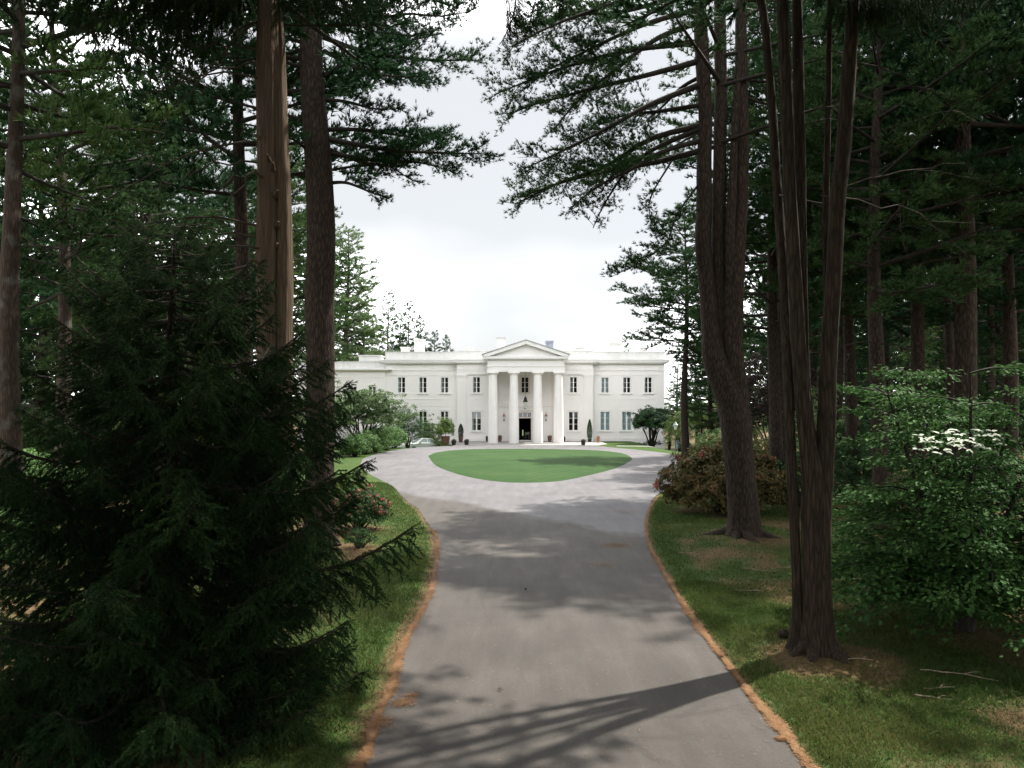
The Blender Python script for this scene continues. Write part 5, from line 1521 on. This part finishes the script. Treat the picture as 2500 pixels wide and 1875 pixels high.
# ------------------------------------------------------------------ pots
def pot(name, px, py, w, h, mat, label, plant=None, taper=.72, ball=None, Y=None, group=None):
    if Y is None: x, y = G(px, py); z = 0.0
    else: x, y = at_px(px, Y), Y; z = .065
    e = empty(name, (x, y, z), label, 'planter', group)
    b = Buf(); r = w / 2
    lathe(b, [(.0, 0), (r * taper, 0), (r * (taper + .12), h * .3), (r * .97, h * .8), (r, h * .9), (r * 1.06, h * .92), (r * 1.06, h), (r * .9, h), (r * .88, h * .9), (0, h * .9)], 18)
    b.obj('pot', mat, e, False)
    rng = np.random.default_rng(int(px))
    if plant:
        leaf, rad, zc, size, nc, cone = plant
        b = Buf()
        if cone:
            n = nc * 90; u = rng.uniform(0, 1, n) ** .8; a = rng.uniform(0, 6.28, n); rr = rad[0] * (np.sin(np.clip(u * .9 + .1, 0, 1) * PI) ** .55) * (1 - .35 * u) * rng.uniform(.8, 1.06, n)
            P = np.column_stack([rr * np.cos(a), rr * np.sin(a), h * .9 + u * rad[2] * 2])
            leaves(b, P, np.column_stack([np.cos(a), np.sin(a), np.full(n, .5)]), size, rng, 0, False, .5, np.tile([[0, 0, 1.0]], (n, 1)))
        else:
            P, N_, C = clumped(rng, rad, nc, 30, rad[0] * .28, -.5, .2)
            leaves(b, P + [0, 0, zc], N_, size, rng, 0)
        cr = b.obj('plant', M[leaf], e); cr['kind'] = 'stuff'
        b = Buf(); tube(b, [(0, 0, h * .85), (0, 0, zc)], .03, 6); b.obj('stem', M['twig'], e)
    else:
        b = Buf(); n = 160; a = rng.uniform(0, 6.28, n); q = rng.uniform(0, .9, n) * r
        P = np.column_stack([q * np.cos(a), q * np.sin(a), h * .92 + rng.uniform(0, .16, n)])
        leaves(b, P, np.tile([[0, 0, 1.0]], (n, 1)), .09, rng, 0, False, .8)
        cr = b.obj('plant', M['pink_dull' if mat in (M['brown_pot'], M['terracotta']) else 'olive'], e); cr['kind'] = 'stuff'
    return e


pot('planter', 1087.5, 1088, 1.0, .95, M['brown_pot'], 'large planter holding a bushy dwarf conifer left of the terrace', ('yellowgreen', (.95, .85, 1.15), 1.75, .14, 220, False), Y=82.8)
pot('planter', 1125, 1078, .62, .85, M['plum_pot'], 'tall plum pot with a clipped cypress left of the portico', ('yew', (.38, .38, .72), 1.0, .06, 60, True), Y=88.5)
pot('planter', 1439.5, 1080, .5, .35, M['black_pot'], 'tall slender cypress in a dark tub right of the portico', ('rhodo_green', (.38, .38, 1.20), .8, .06, 80, True), Y=89.5)
pot('planter', 1460.3, 1082, .42, .66, M['terracotta'], 'small terracotta pot by the right wing wall', Y=88.0)
for px, lab in ((1108, 'black pot nearest the large planter, on the left terrace corner'), (1139, 'black pot between the plum pot and the first column'), (1424, 'black pot on the right corner of the terrace')):
    pot('planter', px, 1089, .55, .52, M['black_pot'], lab, Y=82.0, group='small black pots on the terrace')
pot('planter', 1220, 1076, .55, .66, M['brown_pot'], 'brown flower pot between the first two columns', Y=90.5, group='brown pots in the portico')
pot('planter', 1342, 1076, .55, .66, M['brown_pot'], 'brown flower pot between the last two columns', Y=90.5, group='brown pots in the portico')
pot('planter', 1189, 1076, .35, .55, M['black_pot'], 'thin dark pot peeping out left of the first column', Y=90.8, group='dark pots behind the outer columns')
pot('planter', 1377, 1076, .35, .5, M['black_pot'], 'thin dark pot peeping out right of the last column', Y=90.8, group='dark pots behind the outer columns')


# ------------------------------------------------------------------ car, lamp post, post, woman
def car(x, y, rz):
    e = empty('parked_car', (x, y, float(gz(x, y)) + .02), 'pale silver car parked below the drive edge at the left of the mansion', 'car', rz=rz)
    prof = [(-2.15, .35), (-2.2, .62), (-2.1, .86), (-1.5, .93), (-.75, 1.0), (-.05, 1.0), (1.0, .98), (1.85, .95), (2.15, .88), (2.2, .5), (2.1, .3), (-2.0, .28)]
    b = Buf(); n = len(prof)
    secs = [(-.86, .96), (-.80, 1.0), (.80, 1.0), (.86, .96)]
    V = []
    for yy, s in secs: V += [(px * s if abs(yy) > .85 else px, yy, .3 + (pz - .3) * (s if abs(yy) > .85 else 1)) for px, pz in prof]
    F = [(k * n + i, (k + 1) * n + i, (k + 1) * n + (i + 1) % n, k * n + (i + 1) % n) for k in range(3) for i in range(n)]
    b.add(V, F); b.add(V, [list(range(n))]); b.add(V, [[3 * n + i for i in range(n)][::-1]])
    b.obj('body', M['car_paint'], e)
    b = Buf()   # roof and pillars
    lo = [(-.95, .99), (1.55, .97)]; hi = [(-.2, 1.43), (.85, 1.42)]
    def ring(w, w2): return [(lo[0][0], -w, lo[0][1]), (lo[1][0], -w, lo[1][1]), (lo[1][0], w, lo[1][1]), (lo[0][0], w, lo[0][1]), (hi[0][0], -w2, hi[0][1]), (hi[1][0], -w2, hi[1][1]), (hi[1][0], w2, hi[1][1]), (hi[0][0], w2, hi[0][1])]
    b.add(ring(.74, .58), [(0, 1, 5, 4), (1, 2, 6, 5), (2, 3, 7, 6), (3, 0, 4, 7)]); b.obj('cabin_glass', M['car_glass'], e)
    b = Buf(); box(b, -.22, .88, -.6, .6, 1.41, 1.47)
    for s in (-1, 1):
        for p0, p1 in (((-.97, s * .75, .98), (-.2, s * .6, 1.43)), ((.3, s * .76, .98), (.32, s * .6, 1.43)), ((1.57, s * .75, .96), (.85, s * .6, 1.43))): tube(b, [p0, p1], .045, 6)
    b.obj('roof', M['car_paint'], e)
    for sx_ in (-1.35, 1.35):
        for sy in (-.8, .8):
            b = Buf(); q = Buf()
            a = np.linspace(0, 2 * PI, 19)
            tube(b, [(sx_, sy - .1, .32), (sx_, sy + .1, .32)], .32, 18)
            w = b.obj('wheel', M['tyre'], e)
            tube(q, [(sx_, sy - .11, .32), (sx_, sy + .11, .32)], .2, 12); q.obj('rim', M['grey_metal'], w)
    for s in (-1, 1):
        boxobj('headlight', (-2.19, -2.05, s * .62 - .16, s * .62 + .16, .66, .8), M['lamp_glass'], e)
        boxobj('mirror', (-.72, -.55, s * .95 - .09, s * .95 + .09, .98, 1.12), M['car_paint'], e)


car(at_px(1030, 83.6), 83.6, .55)

e = empty('lamp_post', (at_px(1649.5, 79), 79, float(gz(at_px(1649.5, 79), 79))), 'verdigris lantern lamp post beside the woman at the right of the drive', 'lamp post')
b = Buf(); lathe(b, [(.0, 0), (.14, 0), (.13, .25), (.06, .34), (.045, 1.8), (.06, 1.9), (.04, 2.0), (.04, 2.45), (.1, 2.5), (.0, 2.52)], 12); b.obj('pole', M['grey_metal'], e)
b = Buf(); lathe(b, [(.12, 2.5), (.24, 2.98)], 6); b.obj('glass', M['lamp_glass'], e)
b = Buf(); lathe(b, [(.30, 2.97), (.26, 3.03), (.10, 3.18), (.12, 3.24), (.03, 3.30), (.0, 3.42)], 8)
for k in range(6):
    a = k * PI / 3; tube(b, [(.12 * math.cos(a), .12 * math.sin(a), 2.5), (.245 * math.cos(a), .245 * math.sin(a), 2.98)], .014, 4)
b.obj('cap', M['verdigris'], e)

x, y = G(856, 1113.5)
e = empty('wooden_post', (x, y, 0), 'short weathered wooden post in front of the dark yew mound', 'post')
b = Buf(); box(b, -.07, .07, -.07, .07, -.1, .78); b.obj('post', M['post_wood'], e)
b = Buf(); prism(b, [(-.07, .78), (.07, .78), (0, .86)], -.07, .07); b.obj('point', M['post_wood'], e)


def skin_body(name, joints, edges, mat, parent, levels=2):
    me = bpy.data.meshes.new(name)
    me.from_pydata([j[0] for j in joints], edges, [])
    o = link(name, me, parent)
    o.modifiers.new('skin', 'SKIN'); sb = o.modifiers.new('sub', 'SUBSURF'); sb.levels = levels; sb.render_levels = levels
    for i, j in enumerate(joints):
        me.skin_vertices[0].data[i].radius = (j[1], j[1] if len(j) < 3 else j[2])
    me.skin_vertices[0].data[0].use_root = True
    me.materials.append(mat)
    for p in me.polygons: p.use_smooth = True
    return o


xw, yw = at_px(1651.5, 82), 82.0
pe = empty('person', (xw, yw, float(gz(xw, yw)) + .03), 'woman in a pale blue dress taking a picture by the lamp post', 'person', rz=-.5)
J = [((0, 0, .92), .145, .11), ((0, 0, 1.10), .12, .095), ((0, 0, 1.28), .155, .105), ((0, 0, 1.42), .07), ((0, .01, 1.49), .055), ((0, .03, 1.58), .085, .095), ((0, .03, 1.67), .075, .085),
     ((-.17, 0, 1.37), .055), ((-.27, .08, 1.15), .042), ((-.12, .25, 1.45), .032), ((-.06, .27, 1.52), .032),
     ((.17, 0, 1.37), .055), ((.27, .08, 1.15), .042), ((.12, .25, 1.45), .032), ((.06, .27, 1.52), .032),
     ((-.09, 0, .82), .095), ((-.10, .02, .48), .06), ((-.10, -.02, .10), .04), ((-.10, .10, .035), .035),
     ((.09, 0, .82), .095), ((.11, .04, .48), .06), ((.13, .02, .10), .04), ((.14, .14, .035), .035)]
E = [(0, 1), (1, 2), (2, 3), (3, 4), (4, 5), (5, 6), (2, 7), (7, 8), (8, 9), (9, 10), (2, 11), (11, 12), (12, 13), (13, 14), (0, 15), (15, 16), (16, 17), (17, 18), (0, 19), (19, 20), (20, 21), (21, 22)]
skin_body('body', J, E, M['skin'], pe)
b = Buf(); lathe(b, [(.30, .52), (.24, .75), (.20, .95), (.165, 1.1), (.19, 1.28), (.185, 1.36), (.10, 1.43)], 20)
for s in (-1, 1): tube(b, [(s * .13, 0, 1.38), (s * .2, .02, 1.33), (s * .235, .05, 1.25)], [.075, .075, .065], 10)
V = b.v[0]; V[:, 1] *= .72
b.obj('dress', M['dress'], pe, True)
b = Buf(); lathe(b, [(.0, 1.76), (.07, 1.745), (.105, 1.68), (.11, 1.6), (.10, 1.5), (.06, 1.44)], 14); b.v[0][:, 1] -= .025
b.obj('hair', M['hair'], pe, True)
ph = boxobj('camera_held', (-.06, .06, -.02, .03, -.04, .05), M['black'], None)
ph.location = Matrix.Rotation(-.5, 3, 'Z') @ Vector((0, .31, 1.54)) + pe.location; ph.rotation_euler.z = -.5
ph.name = 'compact_camera'
tag(ph, 'small black camera held up to the face of the woman', 'camera')

# paved path towards the lamp post
b = Buf(); n = 14
for k in range(n):
    t0, t1 = k / n, (k + .96) / n
    A = np.array([11.4, 80.2]); Bp = np.array([18.2, 78.6]); w = np.array([.1, .5])
    q0, q1 = A + (Bp - A) * t0, A + (Bp - A) * t1
    pts = [q0 - w, q1 - w, q1 + w, q0 + w]
    V = [(p[0], p[1], float(gz(*p)) + .05) for p in pts] + [(p[0], p[1], float(gz(*p)) - .05) for p in pts]
    b.add(V, [(0, 1, 2, 3), (0, 4, 5, 1), (1, 5, 6, 2), (2, 6, 7, 3), (3, 7, 4, 0)])
pth = b.obj('path', M['stone']); tag(pth, 'narrow pale paved path beside the lamp post', 'path', kind='structure')

# ------------------------------------------------------------------ grass, needle litter, twigs
rg = np.random.default_rng(2024)


def ground_h(x, y, sd):
    h = .018 * noise2(x, y, 2.3, 11) + .03 * noise2(x, y, .5, 12) + .035
    for (tx, ty, tr) in ((7.1, 22.4, 1.8), (4.9, 11.7, 1.1)):
        h = h + .12 * np.exp(-((x - tx) ** 2 + (y - ty) ** 2) / tr ** 2)
    return h * sst(0, .5, sd) + .004


def scatter(n, x0, x1, y0, y1):
    return np.column_stack([rg.uniform(x0, x1, n), rg.uniform(y0, y1, n)])


PG = np.concatenate([scatter(300000, 1.5, 10.5, 7, 17), scatter(150000, 2.0, 15, 17, 32), scatter(120000, -7, -1, 7, 20), scatter(90000, -11, -1.5, 20, 40), scatter(30000, 3.5, 12, 32, 42)])
sdg = poly_sd(PG, road_poly)
ok = (sdg > .03) & (np.abs((PG[:, 0])) < .72 * PG[:, 1] + 1)
PG, sdg = PG[ok], sdg[ok]
bg = bare_at(PG[:, 0], PG[:, 1], sdg)
pk = np.clip(1.15 - 1.35 * bg - .35 * (noise2(PG[:, 0], PG[:, 1], 3.0, 21) > .35), .20, 1) 
ok = rg.uniform(0, 1, len(PG)) < pk
PG, sdg, bg = PG[ok], sdg[ok], bg[ok]
zg = ground_h(PG[:, 0], PG[:, 1], sdg)
hgt = rg.uniform(.03, .085, len(PG)) * (1 - .45 * bg) * (1 + .25 * noise2(PG[:, 0], PG[:, 1], 1.6, 22))
wdt = (.004 + .0003 * PG[:, 1]) * rg.uniform(.8, 1.4, len(PG))
a = rg.uniform(0, 6.28, len(PG)); ln_ = rg.normal(0, .6, (len(PG), 2)) * hgt[:, None]
P0 = np.column_stack([PG, zg - .004]); sd3 = np.column_stack([np.cos(a), np.sin(a), 0 * a]) * wdt[:, None]
V = np.stack([P0 - sd3, P0 + sd3, P0 + np.column_stack([ln_, hgt])], 1).reshape(-1, 3)
b = Buf(); b.add(V, np.arange(len(V)).reshape(-1, 3))
go = b.obj('grass', M['grass_blade']); tag(go, 'short patchy grass on both sides of the drive', 'grass', kind='stuff')

def litter(P, lab, ln=.06, wd=.0036, mat='litter'):
    n = len(P); a = rg.uniform(0, 6.28, n); l = ln * rg.uniform(.5, 1.2, n)
    d = np.column_stack([np.cos(a), np.sin(a), rg.normal(0, .12, n)]); s = np.column_stack([-np.sin(a), np.cos(a), 0 * a]) * (wd * (1 + P[:, 1] / 25))[:, None]
    sdl = poly_sd(P, road_poly)
    zl = np.where(sdl > 0, ground_h(P[:, 0], P[:, 1], np.maximum(sdl, 0)) + .012, .012) + rg.uniform(0, .02, n)
    P0 = np.column_stack([P, zl])
    V = np.stack([P0 - s, P0 + s, P0 + d * l[:, None]], 1).reshape(-1, 3)
    b = Buf(); b.add(V, np.arange(len(V)).reshape(-1, 3)); o = b.obj('pine_needle_litter', M[mat])
    tag(o, lab, 'needles', kind='stuff')


def along(edge, n, w, off, ymax):
    E_ = curve(edge, 300); E_ = E_[(E_[:, 1] > 6) & (E_[:, 1] < ymax)]
    i = rg.integers(0, len(E_) - 1, n); t = rg.uniform(0, 1, n)[:, None]
    T_ = unit(E_[i + 1] - E_[i]); N2 = np.column_stack([T_[:, 1], -T_[:, 0]])
    P = E_[i] * (1 - t) + E_[i + 1] * t
    dens = .55 + .45 * noise2(P[:, 0], P[:, 1], 2.2, 31) + .35 * noise2(P[:, 0], P[:, 1], 7, 32)
    ww = w * np.clip(dens, .12, 1.3)
    return P + N2 * (off + rg.normal(0, 1, n) * ww)[:, None]


litter(along(right_edge[2:], 36000, .045, .05, 34), 'strip of orange fallen pine needles along the right edge of the drive')
litter(along(left_edge, 20000, .05, -.06, 36), 'strip of orange fallen pine needles along the left edge of the drive')
blot = []
for px, py, r, n in ((1503, 1332, .5, 700), (1475, 1380, .35, 200), (1525, 1250, .5, 300), (985, 1718, .16, 350), (930, 1765, .18, 350), (1008, 1700, .10, 120), (1630, 1330, .3, 200)):
    c = np.array(G(px, py)); blot.append(c + rg.normal(0, 1, (n, 2)) * r * .5)
blot.append(scatter(1500, -2.5, 6, 7, 30)[:])
blot = [q[poly_sd(q, road_poly) < .1] for q in blot]
litter(np.concatenate(blot), 'small drifts of orange pine needles blown onto the drive')
fl = []
for (tx, ty, tr) in TREES_BARE:
    fl.append(np.array([tx, ty]) + rg.normal(0, tr * .6, (3000, 2)))
fl.append(scatter(16000, 2, 12, 8, 26)); fl.append(scatter(8000, -7, -1.6, 8, 26))
fl = np.concatenate(fl); s_ = poly_sd(fl, road_poly); litter(fl[s_ > .1], 'thin brown carpet of pine needles around the trunks and over the lawn', .05, .003, 'litter_brown')

for k, (px, py, L, a, lab) in enumerate(((1682, 1358, .55, -.5, 'pale curved stick on the lawn below the forked pine'), (1696, 1365, .3, -1.0, 'short pale stick lying against the curved stick'), (1758, 1408, .16, 1.2, 'tiny white wood chip on the right lawn'),
        (1853, 1400, .85, -.55, 'long thin branch on the grass left of the cedar'), (1918, 1393, .4, -.2, 'short stick touching the left side of the cedar trunk'), (1830, 1452, .6, -.5, 'faint twig half sunk in the lawn left of the cedar'),
        (2100, 1634, .35, -.15, 'little twig just right of the cedar roots'), (2340, 1660, 1.0, -.35, 'long fallen twig at the far right of the lawn'), (2280, 1715, .5, -.2, 'pale stick in the dry patch of the right lawn'), (1780, 1322, .3, -.3, 'dark bark piece at the foot of the forked pine'), (2290, 1690, .45, .1, 'thin straw-coloured twig in the dry patch of the right lawn'))):
    x, y = G(px, py); sdk = float(poly_sd(np.array([[x, y]]), road_poly)[0])
    b = Buf(); q = np.linspace(0, 1, 8)
    bend = np.cumsum(rg.normal(0, .03, 8)) * L
    C = np.column_stack([(q - .5) * L, bend, .012 + .015 * np.sin(q * 3 + k)])
    tube(b, C, .009 * (1 - .6 * q) + .003, 6)
    dd = C[4] + np.array([.25 * L, .12 * L, .02]); tube(b, [C[4], (C[4] + dd) / 2 + [0, .01, .01], dd], [.007, .005, .002], 5)
    o = b.obj('fallen_twig', M['dead_twig'] if 'dark' in lab else M['fallen_twig'], None, True)
    o.location = (x, y, float(ground_h(np.array([x]), np.array([y]), np.array([max(0, sdk)]))[0]) + .03); o.rotation_euler.z = a
    tag(o, lab, 'twig', 'fallen twigs on the lawn')
x, y = G(1914, 1570)
b = Buf(); q = np.linspace(0, PI, 9); lathe(b, [(max(.001, .10 * math.sin(t) * (1 + .1 * math.sin(5 * t))), .09 - .09 * math.cos(t)) for t in q], 14)
V = b.v[0]; V += .008 * np.sin(V * 60)[:, [1, 2, 0]]
o = b.obj('stump_knob', M['cedar_bark'], None, True); o.location = (x, y, .06); tag(o, 'dark rounded stump knob left of the cedar roots', 'stump')
for k, (px, py, lab) in enumerate(((922, 1734, 'dark pine cone at the left edge of the drive'), (1283, 1442, 'dark pine cone on the middle of the drive'), (1222, 1688, 'tiny pine cone left of centre on the near drive'), (1762, 1610, 'pine cone in the needles where the trunk shadow meets the drive'))):
    x, y = G(px, py); b = Buf()
    for j in range(9):
        r = .026 * math.sin(.35 + j / 9 * 2.6); n = 7
        for m_ in range(n):
            a = m_ / n * 6.28 + j * .45
            b.add([(-.05 + j * .012, r * .4 * math.cos(a - .3), r * .4 * math.sin(a - .3)), (-.05 + j * .012, r * .4 * math.cos(a + .3), r * .4 * math.sin(a + .3)), (-.036 + j * .012, r * 1.2 * math.cos(a), r * 1.2 * math.sin(a))], [(0, 1, 2)])
    o = b.obj('pine_cone', M['twig']); o.location = (x, y, .034); o.rotation_euler.z = k * 1.3
    tag(o, lab, 'pine cone', 'pine cones on the drive')

# ------------------------------------------------------------------ labels for the look-alike trees and bushes of the woods: row and order in the picture
ORD = ['first', 'second', 'third', 'fourth', 'fifth', 'sixth', 'seventh', 'eighth', 'ninth', 'tenth', 'eleventh', 'twelfth', 'thirteenth', 'fourteenth', 'fifteenth', 'sixteenth', 'seventeenth', 'eighteenth', 'nineteenth', 'twentieth', 'twenty-first', 'twenty-second', 'twenty-third', 'twenty-fourth', 'twenty-fifth', 'twenty-sixth', 'twenty-seventh', 'twenty-eighth', 'twenty-ninth', 'thirtieth']
KINDS = {L_LAB: 'tall pine', R_LAB: 'tall pine',
         'young bushy conifer filling the left wood below the tall pines': 'young bushy conifer', 'young bushy conifer filling the right wood below the tall pines': 'young bushy conifer',
         'leafy understory bush among the left wood trunks': 'leafy understory bush', 'leafy understory bush among the right wood trunks': 'leafy understory bush',
         'bushy conifer filling the gap beside the mansion': 'bushy conifer', 'broad-leaved bush at the left edge behind the spruce': 'broad-leaved bush'}
rows = {}
for o in bpy.data.objects:
    if o.parent is None and o.get('label') in KINDS:
        y = o.location.y
        rows.setdefault((o['label'], 'near' if y < 48 else 'middle' if y < 76 else 'far'), []).append(o)
for (lab, row), lst in rows.items():
    lst.sort(key=lambda o: o.location.x / o.location.y)
    if 'mansion' in lab: where = 'in the clump right of the mansion'
    elif 'spruce' in lab: where = 'behind the black spruce'
    else: where = 'in the %s row of the %s wood' % (row, 'left' if lst[0].location.x < 0 else 'right')
    for i, o in enumerate(lst):
        o['label'] = '%s, %s from the left %s' % (KINDS[lab], ORD[i], where)
